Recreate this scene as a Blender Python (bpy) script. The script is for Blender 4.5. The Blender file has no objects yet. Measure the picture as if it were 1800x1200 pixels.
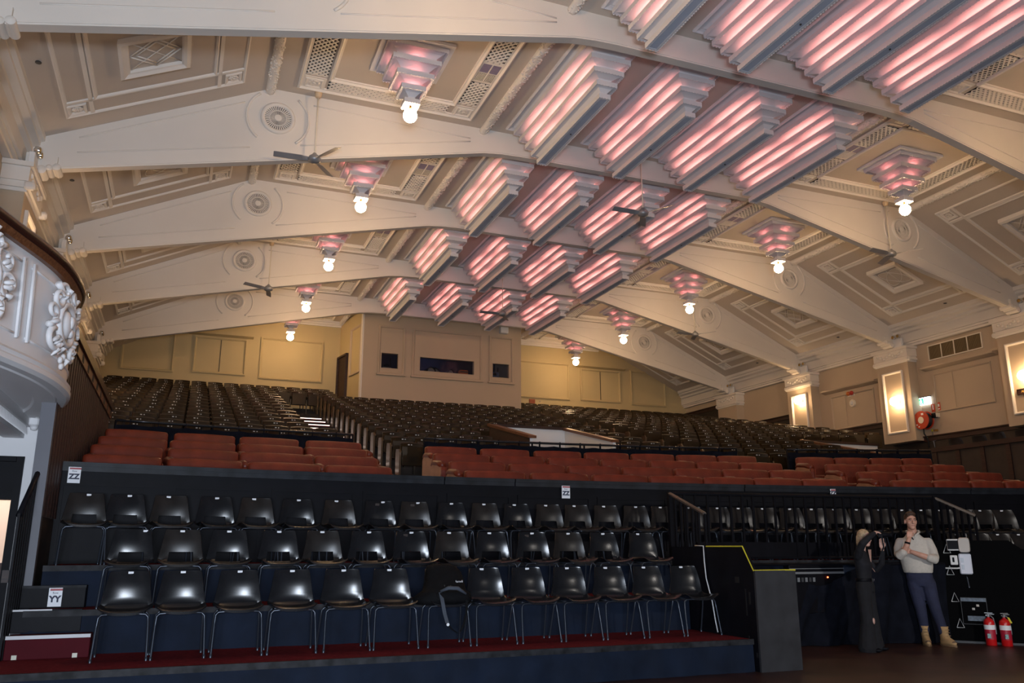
import bpy, bmesh, math, random
from mathutils import Vector, Matrix
random.seed(7)
SC = bpy.context.scene
COL = SC.collection
PI = math.pi
R = math.radians

# ------------------------------------------------------------------ camera, world, lights, exposure
XC = 8.81                      # centre line of the hall
cam_d = bpy.data.cameras.new('hall_camera')
cam = bpy.data.objects.new('hall_camera', cam_d); COL.objects.link(cam)
cam_d.sensor_width = 36.0; cam_d.lens = 1453.3 / 1800 * 36.0
cam_d.clip_start = 0.05; cam_d.clip_end = 200
cam.location = (0, 0, 1.38)
cam.rotation_euler = (PI / 2 + 0.24375, 0, -0.37498)
SC.camera = cam
w = bpy.data.worlds.new('dark_hall'); SC.world = w; w.use_nodes = True
w.node_tree.nodes['Background'].inputs[0].default_value = (0.5, 0.55, 0.7, 1)
w.node_tree.nodes['Background'].inputs[1].default_value = 0.03
SC.view_settings.view_transform = 'Standard'
SC.view_settings.look = 'None'
SC.view_settings.exposure = 0.0
SC.view_settings.gamma = 1.0
SC.view_settings.use_curve_mapping = False


def area(name, loc, target, size, power, color, spread=None):
    l = bpy.data.lights.new(name, 'AREA'); l.energy = power; l.color = color
    l.shape = 'RECTANGLE'; l.size = size[0]; l.size_y = size[1]
    if spread: l.spread = spread
    o = bpy.data.objects.new(name, l); COL.objects.link(o); o.location = loc
    o.rotation_euler = (Vector(target) - Vector(loc)).to_track_quat('-Z', 'Y').to_euler()
    return o


area('cool_front_fill', (-0.6, -3.2, 1.1), (1.5, 10, 6.0), (2.4, 1.0), 430, (0.76, 0.86, 1.0), 2.0)  # unseen fill added behind the camera for cool light on balcony and beams
area('people_fill', (8.0, -2.5, 3.6), (10.6, 9.7, 1.0), (.5, .4), 60, (1.0, 0.93, 0.86), 1.2)  # second unseen fill, added to brighten the man and woman
area('camera_flash', (0.02, 0.0, 1.5), (5.0, 11.5, 2.9), (0.09, 0.06), 150, (0.80, 0.88, 1.0))

GLOBE = (1.0, 0.65, 0.34)
E_GLOBE, E_SCONCE, E_BULB = 132.0, 46.0, 11.0
C_BULB = (1.0, 0.36, 0.30)

# ------------------------------------------------------------------ materials
MATS = {}


def mat(name, color, rough=0.6, metal=0.0, spec=0.5, var=0.06, scale=3.0, bump=0.0, bscale=40.0, emit=None, estr=0.0, coat=0.0, detail=3.0):
    if name in MATS: return MATS[name]
    m = bpy.data.materials.new(name); m.use_nodes = True
    nt = m.node_tree; b = nt.nodes['Principled BSDF']
    b.inputs['Roughness'].default_value = rough
    b.inputs['Metallic'].default_value = metal
    b.inputs['Specular IOR Level'].default_value = spec
    if coat: b.inputs['Coat Weight'].default_value = coat
    tc = nt.nodes.new('ShaderNodeTexCoord')
    if var > 0:
        n = nt.nodes.new('ShaderNodeTexNoise'); n.inputs['Scale'].default_value = scale; n.inputs['Detail'].default_value = detail
        nt.links.new(tc.outputs['Object'], n.inputs['Vector'])
        r = nt.nodes.new('ShaderNodeValToRGB')
        r.color_ramp.elements[0].position = 0.3; r.color_ramp.elements[1].position = 0.7
        r.color_ramp.elements[0].color = tuple(c * (1 - var) for c in color) + (1,)
        r.color_ramp.elements[1].color = tuple(min(1, c * (1 + var)) for c in color) + (1,)
        nt.links.new(n.outputs['Fac'], r.inputs['Fac']); nt.links.new(r.outputs['Color'], b.inputs['Base Color'])
    else:
        b.inputs['Base Color'].default_value = tuple(color) + (1,)
    if bump > 0:
        n2 = nt.nodes.new('ShaderNodeTexNoise'); n2.inputs['Scale'].default_value = bscale; n2.inputs['Detail'].default_value = 4
        nt.links.new(tc.outputs['Object'], n2.inputs['Vector'])
        bp = nt.nodes.new('ShaderNodeBump'); bp.inputs['Strength'].default_value = bump; bp.inputs['Distance'].default_value = 0.02
        nt.links.new(n2.outputs['Fac'], bp.inputs['Height']); nt.links.new(bp.outputs['Normal'], b.inputs['Normal'])
    if emit:
        b.inputs['Emission Color'].default_value = tuple(emit) + (1,); b.inputs['Emission Strength'].default_value = estr
    MATS[name] = m
    return m


def wood(name, c0, c1, rough=0.4, scale=(1, 12, 12), spec=0.5):
    m = bpy.data.materials.new(name); m.use_nodes = True; nt = m.node_tree; b = nt.nodes['Principled BSDF']
    b.inputs['Roughness'].default_value = rough; b.inputs['Specular IOR Level'].default_value = spec
    tc = nt.nodes.new('ShaderNodeTexCoord'); mp = nt.nodes.new('ShaderNodeMapping'); mp.inputs['Scale'].default_value = scale
    n = nt.nodes.new('ShaderNodeTexNoise'); n.inputs['Scale'].default_value = 3; n.inputs['Detail'].default_value = 5; n.inputs['Distortion'].default_value = .6
    r = nt.nodes.new('ShaderNodeValToRGB'); r.color_ramp.elements[0].color = tuple(c0) + (1,); r.color_ramp.elements[1].color = tuple(c1) + (1,)
    r.color_ramp.elements[0].position = .35; r.color_ramp.elements[1].position = .68
    nt.links.new(tc.outputs['Object'], mp.inputs[0]); nt.links.new(mp.outputs[0], n.inputs['Vector'])
    nt.links.new(n.outputs['Fac'], r.inputs['Fac']); nt.links.new(r.outputs['Color'], b.inputs['Base Color'])
    MATS[name] = m
    return m


CEIL = mat('ceiling_beige', (.56, .495, .435), .8, var=.03, scale=1.2, bump=.05, bscale=60)
PL = mat('ceiling_plaster', (.80, .75, .69), .75, var=.03, scale=1.2, bump=.05, bscale=60)
PLW = mat('wall_plaster', (.52, .42, .31), .7, var=.03, scale=.8, bump=.05, bscale=50)
BACKW = mat('back_wall_cream', (.56, .45, .25), .7, var=.03, scale=.8, bump=.05, bscale=50)
TRUSS = mat('beam_plaster', (.78, .73, .67), .7, var=.03, scale=.9, bump=.04, bscale=50)
COF = mat('coffer_plaster', (.74, .72, .74), .7, var=.03, scale=2, bump=.03)
SOFFIT = mat('coffer_soffit_grey', (.56, .60, .70), .6, var=.05, scale=4)
HOLE = mat('grille_void', (.02, .018, .016), .9, var=0)
MAUVE = mat('vent_mauve', (.25, .22, .33), .6, var=.1, scale=8)
BLACKP = mat('black_plastic', (.012, .012, .014), .25, var=.2, scale=5, spec=.5)
BLACKP2 = mat('worn_black_plastic', (.019, .016, .015), .33, var=.35, scale=5, spec=.4)
STEELB = mat('black_tube', (.06, .07, .09), .3, metal=.6, var=.05)
TAG = mat('white_label', (.85, .86, .9), .5, var=0, emit=(.85, .9, 1), estr=0.0)
BLK = mat('black_paint', (.0045, .0045, .007), .55, var=.25, scale=4, bump=.03, spec=.14)
BLKD = mat('black_drape', (.006, .007, .012), .95, var=.3, scale=6, bump=.25, bscale=14, spec=.1)
NAVYD = mat('navy_skirt', (.0055, .011, .026), .8, var=.25, scale=3, bump=.5, bscale=5, spec=.25)
CARPET = mat('red_carpet', (.16, .016, .022), .95, var=.25, scale=20, bump=.3, bscale=200, spec=.1)
CARPETD = mat('dark_red_carpet', (.10, .014, .016), .95, var=.25, scale=20, bump=.3, bscale=200, spec=.1)
REDPAINT = mat('red_step_paint', (.075, .006, .011), .75, var=.1, spec=.15)
STAGE = mat('stage_floor', (.040, .014, .010), .42, var=.45, scale=2.2, bump=.05, bscale=30, detail=6)
DECK = mat('terrace_deck', (.030, .022, .018), .8, var=.3, scale=3)
LEATHER = mat('red_leather', (.15, .021, .008), .42, var=.3, scale=4, bump=.15, bscale=30, spec=.5)
LEATHERT = mat('tan_leather', (.44, .22, .12), .45, var=.15, scale=4, bump=.15, bscale=30)
PIPING = mat('dark_piping', (.05, .008, .008), .4, var=.1)
SEATV = mat('seat_vinyl', (.024, .013, .004), .3, var=.5, scale=3, spec=.3)
SEATS = mat('seat_steel', (.05, .042, .032), .35, metal=.5, var=.2)
DADO = wood("dado_wood", (.020, .007, .006), (.042, .015, .011), .5, (1, 1, 8))
DADOD = mat('dado_dark', (.030, .022, .018), .6, var=.25, scale=3)
WOODB = wood('rail_wood', (.10, .034, .014), (.21, .085, .035), .35, (2, 14, 14))
WOODE = wood('seat_end_wood', (.06, .035, .018), (.13, .08, .04), .3, (12, 12, 2))
WHITE = mat('white_paint', (.78, .78, .78), .55, var=.02)
BLUEW = mat('balcony_white', (.80, .79, .80), .6, var=.02, scale=2)
CHROME = mat('chrome', (.75, .74, .72), .18, metal=1, var=0)
FANM = mat('fan_blade_grey', (.34, .34, .36), .35, metal=.1, var=.1)
FANC = mat('fan_cup', (.62, .48, .32), .5, var=.05)
CREAM = mat('cream_metal', (.80, .74, .62), .45, var=.03)
RED = mat('signal_red', (.62, .010, .012), .3, var=.05, coat=.4)
REDO = mat('hose_reel_red', (.55, .06, .02), .35, var=.08)
YEL = mat('yellow_tape', (.65, .55, .03), .5, var=.05)
DARKG = mat('dark_grey', (.05, .05, .055), .5, var=.1)
GREYM = mat('grey_metal', (.30, .31, .33), .4, metal=.4, var=.05)
GREYP = mat('beige_grey_plastic', (.52, .48, .44), .5, var=.05)
BRASS = mat('brass', (.55, .35, .12), .3, metal=1, var=.05)
GOLDT = mat('gold_lettering', (.75, .50, .12), .4, var=0)
GREENS = mat('exit_green', (.02, .45, .16), .5, var=0, emit=(.05, .9, .35), estr=1.6)
EXITW = mat('exit_panel_light', (.9, .95, 1), .5, var=0, emit=(.86, .95, 1), estr=5)
GLOBEM = mat('globe_glass', (1, .95, .85), .4, var=0, emit=GLOBE, estr=E_GLOBE)
SCONM = mat('sconce_glass', (1, .95, .85), .4, var=0, emit=GLOBE, estr=E_SCONCE)
BULBM = mat('pink_bulb', (1, .5, .45), .4, var=0, emit=C_BULB, estr=E_BULB)
TUBEM = mat('pink_tube_glow', (1, .5, .45), .4, var=0, emit=C_BULB, estr=4.4)
STARB = mat('pink_star_bulb', (1, .4, .35), .4, var=0, emit=(1, .25, .22), estr=75)
STEPL = mat('step_light_strip', (1, .9, .85), .5, var=0, emit=(1, .80, .70), estr=2.6)
LEDR = mat('red_led', (1, .1, .05), .5, var=0, emit=(1, .12, .04), estr=8)
NAVY = mat('navy_lettering', (.02, .025, .06), .6, var=0)
GLASS = mat('window_glass', (.02, .025, .04), .05, var=0, spec=.6)
GLASS.node_tree.nodes['Principled BSDF'].inputs['Alpha'].default_value = .22


# ------------------------------------------------------------------ mesh builder
class MB:
    def __init__(s): s.v = []; s.f = []; s.m = []

    def add(s, vs, fs, mi=0):
        o = len(s.v); s.v += [tuple(p) for p in vs]
        for f in fs: s.f.append(tuple(i + o for i in f)); s.m.append(mi)
        return s

    def box(s, x0, x1, y0, y1, z0, z1, mi=0):
        return s.add([(x0, y0, z0), (x1, y0, z0), (x1, y1, z0), (x0, y1, z0), (x0, y0, z1), (x1, y0, z1), (x1, y1, z1), (x0, y1, z1)],
                     [(0, 3, 2, 1), (4, 5, 6, 7), (0, 1, 5, 4), (1, 2, 6, 5), (2, 3, 7, 6), (3, 0, 4, 7)], mi)

    def bbox(s, x0, x1, y0, y1, z0, z1, b=.01, mi=0):            # box with chamfered vertical and top edges
        ring = lambda i, z: [(x0 + i + b, y0 + i, z), (x1 - i - b, y0 + i, z), (x1 - i, y0 + i + b, z), (x1 - i, y1 - i - b, z), (x1 - i - b, y1 - i, z), (x0 + i + b, y1 - i, z), (x0 + i, y1 - i - b, z), (x0 + i, y0 + i + b, z)]
        return s.rings([ring(b, z0), ring(0, z0 + b), ring(0, z1 - b), ring(b, z1)], mi)

    def rings(s, rs, mi=0, closed=True, caps=True):
        n = len(rs[0]); vs = [p for r in rs for p in r]; fs = []
        for i in range(len(rs) - 1):
            for j in range(n if closed else n - 1):
                k = (j + 1) % n
                fs.append((i * n + j, i * n + k, (i + 1) * n + k, (i + 1) * n + j))
        if caps and closed:
            fs.append(tuple(range(n))[::-1]); fs.append(tuple((len(rs) - 1) * n + j for j in range(n)))
        return s.add(vs, fs, mi)

    def prism(s, poly, ax, a, b, mi=0):
        def P(u, v, t):
            return {'y': (u, t, v), 'x': (t, u, v), 'z': (u, v, t)}[ax]
        return s.rings([[P(u, v, a) for u, v in poly], [P(u, v, b) for u, v in poly]], mi)

    def tube(s, pts, r, n=8, mi=0, caps=True):
        pts = [Vector(p) for p in pts]
        rr = r if isinstance(r, (list, tuple)) else [r] * len(pts)
        rs = []; t0 = None
        for i, p in enumerate(pts):
            t = (pts[min(i + 1, len(pts) - 1)] - pts[max(i - 1, 0)])
            if t.length < 1e-9: t = Vector((0, 0, 1))
            t.normalize()
            if t0 is None:
                u = t.orthogonal().normalized()
            else:
                u = (u - t * u.dot(t))
                u = u.normalized() if u.length > 1e-6 else t.orthogonal().normalized()
            t0 = t; v = t.cross(u)
            rs.append([tuple(p + (u * math.cos(2 * PI * k / n) + v * math.sin(2 * PI * k / n)) * rr[i]) for k in range(n)])
        return s.rings(rs, mi, caps=caps)

    def lathe(s, prof, n=16, c=(0, 0, 0), ax='z', mi=0, caps=True):
        rs = []
        for r, h in prof:
            ring = []
            for k in range(n):
                a = 2 * PI * k / n; x, y = r * math.cos(a), r * math.sin(a)
                p = {'z': (x, y, h), 'y': (x, h, y), 'x': (h, x, y)}[ax]
                ring.append((c[0] + p[0], c[1] + p[1], c[2] + p[2]))
            rs.append(ring)
        return s.rings(rs, mi, caps=caps)

    def ball(s, c, r, nu=12, nv=8, mi=0, rot=None):
        r = r if isinstance(r, (list, tuple)) else (r, r, r)
        rs = []
        for i in range(1, nv):
            th = PI * i / nv
            ring = []
            for k in range(nu):
                a = 2 * PI * k / nu
                p = Vector((r[0] * math.sin(th) * math.cos(a), r[1] * math.sin(th) * math.sin(a), -r[2] * math.cos(th)))
                if rot is not None: p = rot @ p
                ring.append((c[0] + p.x, c[1] + p.y, c[2] + p.z))
            rs.append(ring)
        return s.rings(rs, mi)

    def grid(s, P, mi=0):
        n = len(P[0]); vs = [p for r in P for p in r]
        return s.add(vs, [(i * n + j, i * n + j + 1, (i + 1) * n + j + 1, (i + 1) * n + j) for i in range(len(P) - 1) for j in range(n - 1)], mi)

    def frame(s, mp, u0, u1, v0, v1, prof, mi=0):
        """rectangular moulding: profile [(inset, depth)] swept round the rectangle; mp(u, v, depth) -> point"""
        rs = []
        for o, d in prof:
            rs.append([mp(u0 + o, v0 + o, d), mp(u1 - o, v0 + o, d), mp(u1 - o, v1 - o, d), mp(u0 + o, v1 - o, d)])
        return s.rings(rs, mi, caps=False)

    def slab(s, mp, u0, u1, v0, v1, d0, d1, mi=0):
        return s.rings([[mp(u0, v0, d), mp(u1, v0, d), mp(u1, v1, d), mp(u0, v1, d)] for d in (d0, d1)], mi)

    def mesh(s, name, mats, smooth=False, auto=None):
        me = bpy.data.meshes.new(name); me.from_pydata(s.v, [], s.f)
        for m in (mats if isinstance(mats, (list, tuple)) else [mats]): me.materials.append(m)
        if any(s.m): me.polygons.foreach_set('material_index', s.m)
        bm = bmesh.new(); bm.from_mesh(me); bmesh.ops.recalc_face_normals(bm, faces=bm.faces); bm.to_mesh(me); bm.free()
        if smooth:
            me.polygons.foreach_set('use_smooth', [True] * len(me.polygons))
            if auto: me.set_sharp_from_angle(angle=R(auto))
        me.update()
        return me

    def obj(s, name, mats, parent=None, smooth=False, auto=None, loc=None, rz=None):
        return link(name, s.mesh(name, mats, smooth, auto), parent, loc, rz)


def link(name, me, parent=None, loc=None, rz=None):
    o = bpy.data.objects.new(name, me); COL.objects.link(o)
    if parent: o.parent = parent
    if loc is not None: o.location = loc
    if rz is not None: o.rotation_euler = (0, 0, rz)
    return o


def tag(o, label, cat, group=None):
    o['label'] = label; o['category'] = cat
    if group: o['group'] = group
    return o


def thing(name, label, cat, loc=(0, 0, 0), rz=0, group=None):
    o = bpy.data.objects.new(name, None); COL.objects.link(o); o.empty_display_size = .1
    o.location = loc; o.rotation_euler = (0, 0, rz)
    return tag(o, label, cat, group)


def struct(o):
    o['kind'] = 'structure'; return o


def stuff(o):
    o['kind'] = 'stuff'; return o


def dup(root, loc=None, rz=None, label=None, group=None):
    c = root.copy(); COL.objects.link(c)
    if loc is not None: c.location = loc
    if rz is not None: c.rotation_euler = (0, 0, rz)
    if label: c['label'] = label
    if group: c['group'] = group
    for ch in list(root.children):
        d = ch.copy(); COL.objects.link(d); d.parent = c
        for g in list(ch.children):
            e = g.copy(); COL.objects.link(e); e.parent = d
    return c


def text(name, s, size, mt, parent, loc, rot, ext=.002, align='CENTER', bold=0.):
    cu = bpy.data.curves.new(name, 'FONT'); cu.body = s; cu.size = size; cu.extrude = ext; cu.offset = bold
    cu.align_x = align; cu.align_y = 'CENTER'; cu.resolution_u = 3
    tmp = bpy.data.objects.new('lettering_source', cu); COL.objects.link(tmp)
    me = bpy.data.meshes.new_from_object(tmp.evaluated_get(bpy.context.evaluated_depsgraph_get()))
    bpy.data.objects.remove(tmp); bpy.data.curves.remove(cu)
    me.name = name; me.materials.clear(); me.materials.append(mt)
    o = bpy.data.objects.new(name, me); COL.objects.link(o); o.parent = parent
    o.location = loc; o.rotation_euler = rot
    return o


ORD = ['first', 'second', 'third', 'fourth', 'fifth', 'sixth', 'seventh', 'eighth', 'ninth', 'tenth', 'eleventh', 'twelfth', 'thirteenth', 'fourteenth', 'fifteenth', 'sixteenth', 'seventeenth', 'eighteenth', 'nineteenth']
TENS = {2: 'twenty', 3: 'thirty', 4: 'forty'}


def ordw(i):
    i += 1
    if i < 20: return ORD[i - 1]
    t, u = divmod(i, 10)
    return {2: 'twentieth', 3: 'thirtieth', 4: 'fortieth'}[t] if u == 0 else TENS[t] + '-' + ORD[u - 1]


# ------------------------------------------------------------------ dimensions of the hall
Z_FLAT, Z_BEAM = 9.86, 9.40
YK = lambda k: 9.85 + 4.3 * (k - 1)           # rows of coffers end here, k = 1..6
YF = lambda k: YK(k) + .68                    # front face of roof beam k
BT = .15                                      # beam thickness
XL, XR = XC - 11.95, XC + 11.95
Y_BACK, Y_BOOTH = 31.4, 28.9
NBAY = 6
zs = lambda dx: Z_FLAT - max(0., dx - 7.9) * (1.74 / 3.7)     # ceiling height at distance dx from the centre
yp = lambda x: 11.75 - .0155 * (x - 4.2) ** 2                # curved black parapet in plan
PROF = [(0, 0), (0, .05), (.03, .065), (.06, .03), (.09, .03), (.09, 0)]
PROF_S = [(0, 0), (0, .03), (.02, .04), (.045, .02), (.055, 0)]
mp_flat = lambda u, v, d: (XC + u, v, Z_FLAT - d)


def mp_slope(s): return lambda u, v, d: (XC + s * u, v, zs(u) - d)


# ------------------------------------------------------------------ ceiling
Y0C = YF(0) + BT - 2.0
m = MB()
secs = [(-11.95, zs(11.95)), (-7.9, Z_FLAT), (7.9, Z_FLAT), (11.95, zs(11.95))]
top = [(x, z + .25) for x, z in secs[::-1]]
m.prism([(XC + x, z) for x, z in secs + top], 'y', Y0C, Y_BACK + .3)
ceiling = struct(m.obj('ceiling', CEIL))


def rosette(m, mp, u, v, r):
    for k in range(8):
        a = 2 * PI * k / 8
        q = mp(u + r * .55 * math.cos(a), v + r * .55 * math.sin(a), .018)
        m.ball(q, (r * .36, r * .36, .016), 6, 4)
    m.ball(mp(u, v, .022), (r * .32, r * .32, .022), 6, 4)


def lattice(m, mp, u0, u1, v0, v1, pitch=.115, w=.046, d0=.012, d1=.03):
    """crossing diagonal strips clipped to the rectangle, over a dark void"""
    du, dv = u1 - u0, v1 - v0
    for sg in (1, -1):
        c = -dv if sg > 0 else 0.0
        end = du if sg > 0 else du + dv
        k = c + pitch * .4
        while k < end:
            # line u = u0 + k + sg*t,  v = v0 + t
            if sg > 0: t0, t1 = max(0, -k), min(dv, du - k)
            else: t0, t1 = max(0, k - du), min(dv, k)
            if t1 - t0 > .03:
                a = (u0 + k + sg * t0, v0 + t0); b = (u0 + k + sg * t1, v0 + t1)
                h = w * .7071
                q = [(a[0] - h, a[1]), (a[0] + h, a[1]), (b[0] + h, b[1]), (b[0] - h, b[1])]
                q = [(min(max(x, u0), u1), y) for x, y in q]
                dd = d1 if sg > 0 else d1 - .008
                m.rings([[mp(x, y, d0) for x, y in q], [mp(x, y, dd) for x, y in q]])
            k += pitch


FB0 = lambda k: YF(k - 1) + .27                    # bay k runs from the back of beam k-1 to the face of beam k


def star_light(k, s):
    cx, cy = XC + s * 5.68, (FB0(k) + YF(k)) / 2 if k < 6 else (FB0(6) + Y_BACK) / 2
    side = 'slatted wall side' if s < 0 else 'hose reel side'
    t = thing('pendant_light', f'stepped plaster pendant lamp with glowing globe, {side}, {ORD[k-1]} ceiling bay', 'lamp', (cx, cy, Z_FLAT), group='stepped globe lights')
    return t


# master star built once in local coordinates
def build_star(t):
    tiers = [(.63, .0, -.055), (.53, -.045, -.13), (.43, -.26, -.345), (.33, -.48, -.565), (.218, -.68, -.765), (.138, -.90, -.985)]
    for i, (h, z0, z1) in enumerate(tiers):
        m = MB()
        sq = lambda a, z: [(-a, -a, z), (a, -a, z), (a, a, z), (-a, a, z)]
        if i == 0:
            m.rings([sq(h, 0), sq(h, z1), sq(h - .09, z1), sq(h - .09, 0)], caps=False)
            m.obj('outer_frame', COF, t)
        else:
            e = -.02
            m.rings([sq(h - .04, z1), sq(h, z1), sq(h, z0), sq(h - .02, z0), sq(h - .02, z1 + .015), sq(h - .04, z1 + .015)], caps=False)
            # dentil teeth below the lip
            n = max(6, int(h * 2 / .05))
            for a in range(n):
                x = -h + (a + .5) * 2 * h / n
                for sg in (-1, 1):
                    m.box(x - .009, x + .009, sg * h - .006, sg * h + .006, z1 - .012, z1)
                    m.box(sg * h - .006, sg * h + .006, x - .009, x + .009, z1 - .012, z1)
            tr = m.obj('lip', COF, t)
            nh, nz = (tiers[i + 1][0], tiers[i + 1][1]) if i < 5 else (.05, z1)
            m = MB()
            if i < 5:   # cove tapering from under this lip down to the next one
                m.rings([sq(h - .04, z1 + .012), sq((h + nh) / 2 - .05, z1 - .01), sq(nh - .075, (z1 + nz) / 2), sq(nh - .085, nz - .05), sq(nh - .04, nz - .05)], caps=False)
            else:
                m.rings([sq(h - .04, z1 + .012), sq(.03, z1 + .012)], caps=True)
            m.obj('cove', COF, t)
            if i in (2, 3, 4):
                for sx, sy in ((1, 0), (-1, 0), (0, 1), (0, -1)):
                    m = MB(); m.ball((0, 0, 0), .018, 8, 6)
                    m.obj('pink_bulb', STARB, t, True, loc=(sx * (h - .055), sy * (h - .055), z1 + .035))
    m = MB(); m.lathe([(.02, -.985), (.02, -1.02), (.045, -1.03), (.05, -1.055)], 10); m.obj('globe_holder', BRASS, t, True)
    m = MB(); m.ball((0, 0, -1.165), .122, 20, 14); m.obj('globe', GLOBEM, t, True)


star0 = star_light(1, -1); build_star(star0)
for k in range(1, NBAY + 1):
    for s in (-1, 1):
        if (k, s) == (1, -1): continue
        t = star_light(k, s); l, loc = t['label'], t.location.copy(); bpy.data.objects.remove(t)
        dup(star0, loc, 0, l, 'stepped globe lights')

# flat and sloping panels of each bay
meshcache = {}
for k in range(1, NBAY + 1):
    a, b = FB0(k), (YF(k) if k < 6 else Y_BACK - .1)
    cy = (a + b) / 2; hy = (b - a) / 2
    for s in (-1, 1):
        def put(key, name, mt, fn, smooth=False):
            kk = (key, s, k == 6)
            if kk not in meshcache:
                m = MB(); fn(m); meshcache[kk] = m.mesh(name, mt, smooth)
            o = link(name, meshcache[kk], ceiling, (0, cy, 0))
            return o
        fl = lambda u, v, d: (XC + s * u, v, Z_FLAT - d)
        sl = lambda u, v, d: (XC + s * u, v, zs(u) - d)
        yo, yi = hy - .30, hy - .74
        def f_frames(m):
            m.frame(fl, 3.98, 7.46, -yo, yo, PROF); m.frame(fl, 4.46, 6.94, -yi, yi, PROF)
            for u in (4.02, 6.97):
                for v in (-yo + .04, yi):
                    m.slab(fl, u, u + .42, v, v + .40, .0, .018); m.frame(fl, u + .05, u + .38, v + .05, v + .36, PROF_S)
        put('ff', 'panel_moulding', COF if False else PL, f_frames)
        def f_ros(m):
            for u in (4.23, 7.18):
                for v in (-yo + .24, yi + .2): rosette(m, fl, u, v, .13)
        put('fr', 'corner_rosette', PL, f_ros, True)
        strips = [(4.56, 6.92, yi + .02, yo - .09), (4.56, 6.92, -yo + .09, -yi - .02), (6.97, 7.36, -yi + .08, yi - .08), (4.07, 4.44, .36, yi - .08), (4.07, 4.44, -yi + .08, -.36)]
        for i, (u0, u1, v0, v1) in enumerate(strips):
            put(('v', i), 'grille_void', HOLE, lambda m: m.slab(fl, u0, u1, v0, v1, -.005, .010))
            put(('l', i), 'lattice_grille', PL, lambda m: lattice(m, fl, u0, u1, v0, v1))
        def f_vent(m):
            m.slab(fl, 4.05, 4.45, -.34, .34, 0, .016, 0)
            m.slab(fl, 4.08, 4.42, -.29, -.02, .016, .02, 1)
            m.slab(fl, 4.08, 4.42, .01, .27, .016, .018, 2)
            for i in range(14): m.slab(fl, 4.085 + i * .0245, 4.095 + i * .0245, .01, .27, .016, .03, 0)
            m.slab(fl, 4.24, 4.26, -.3, .3, .016, .032, 0)
        put('vent', 'air_vent', [PL, MAUVE, HOLE], f_vent)
        # sloping panel
        so, si = hy - .49, hy - .96
        def s_frames(m):
            m.frame(sl, 8.40, 11.15, -so, so, PROF_S); m.frame(sl, 8.88, 10.72, -si, si, PROF_S)
            for v in (-si - .03, si - .03): m.slab(sl, 8.44, 11.1, v, v + .06, 0, .03)
            for u in (8.80, 10.74): m.slab(sl, u, u + .06, -so + .03, so - .03, 0, .03)
            for u in (8.47, 10.84):
                for v in (-so + .09, si + .09): m.frame(sl, u, u + .27, v, v + .30, PROF_S)
        put('sf', 'panel_moulding', PL, s_frames)
        def s_ros(m):
            for u in (8.605, 10.975):
                for v in (-so + .24, si + .24): rosette(m, sl, u, v, .10)
        put('sr', 'corner_rosette', PL, s_ros, True)
        put('sq', 'square_frame', PL, lambda m: m.frame(sl, 9.30, 10.30, -.53, .53, [(0, 0), (0, .09), (.05, .11), (.10, .07), (.13, .06), (.13, 0)]))
        def s_mot(m):
            def ln(p, q, w=.012): m.tube([sl(p[0], p[1], .012), sl(q[0], q[1], .012)], w, 5)
            if k % 2 == 0:      # lozenge lattice
                for o in (0, .09):
                    c = [(9.44 + o, 0), (9.8, -.39 + o), (10.16 - o, 0), (9.8, .39 - o)]
                    for i in range(4): ln(c[i], c[(i + 1) % 4])
                for sg in (-1, 1): ln((9.44, -.39 * sg), (10.16, .39 * sg), .009)
            else:               # interlaced ellipses
                for sg in (-1, 1):
                    pts = [sl(9.8 + .33 * math.cos(t) * .8 + sg * .12 * math.sin(t), .34 * math.sin(t) + sg * .10 * math.cos(t), .012) for t in [2 * PI * i / 24 for i in range(25)]]
                    m.tube(pts, .010, 5)
                ln((9.44, .0), (10.16, .0), .009)
        kk = ('mot', s, k % 2)
        m = MB(); s_mot(m)
        m.obj('panel_motif', PL, ceiling, True, loc=(0, cy, 0))
        put('disc', 'ceiling_rose', DARKG, lambda m: m.lathe([(.05, 0), (.05, -.012), (.03, -.02)], 10, sl(11.32, -.3, 0)))
        # cornice steps against the wall and the leafy bead at the two breaks of slope
        def s_corn(m):
            for u0, u1, d in ((11.5, 11.95, .10), (11.56, 11.95, .16), (11.66, 11.95, .24)):
                m.slab(sl, u0, u1, -hy, hy, 0, d)
        put('co', 'cornice_step', PL, s_corn)
        def bead(m, u, r):
            n = int(hy * 2 / .045); rnd = random.Random(3)
            P = [(XC + s * u, -hy + 2 * hy * i / n, zs(u) - .05) for i in range(n + 1)]
            m.tube(P, r, 8)
            for i in range(n * 3):
                aa = rnd.uniform(PI, 2 * PI); v = rnd.uniform(-hy, hy)
                m.ball((XC + s * u + r * math.cos(aa), v, zs(u) - .05 + r * math.sin(aa)), rnd.uniform(.012, .026), 5, 3)
        put('b1', 'leaf_bead', PL, lambda m: bead(m, 7.92, .085), True)
        put('b2', 'leaf_bead', PL, lambda m: bead(m, 3.62, .085), True)

# ------------------------------------------------------------------ roof beams
def wedge_line(m, pts, y, w=.014):
    m.tube([(p[0], y, p[1]) for p in pts], w, 5)


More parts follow.
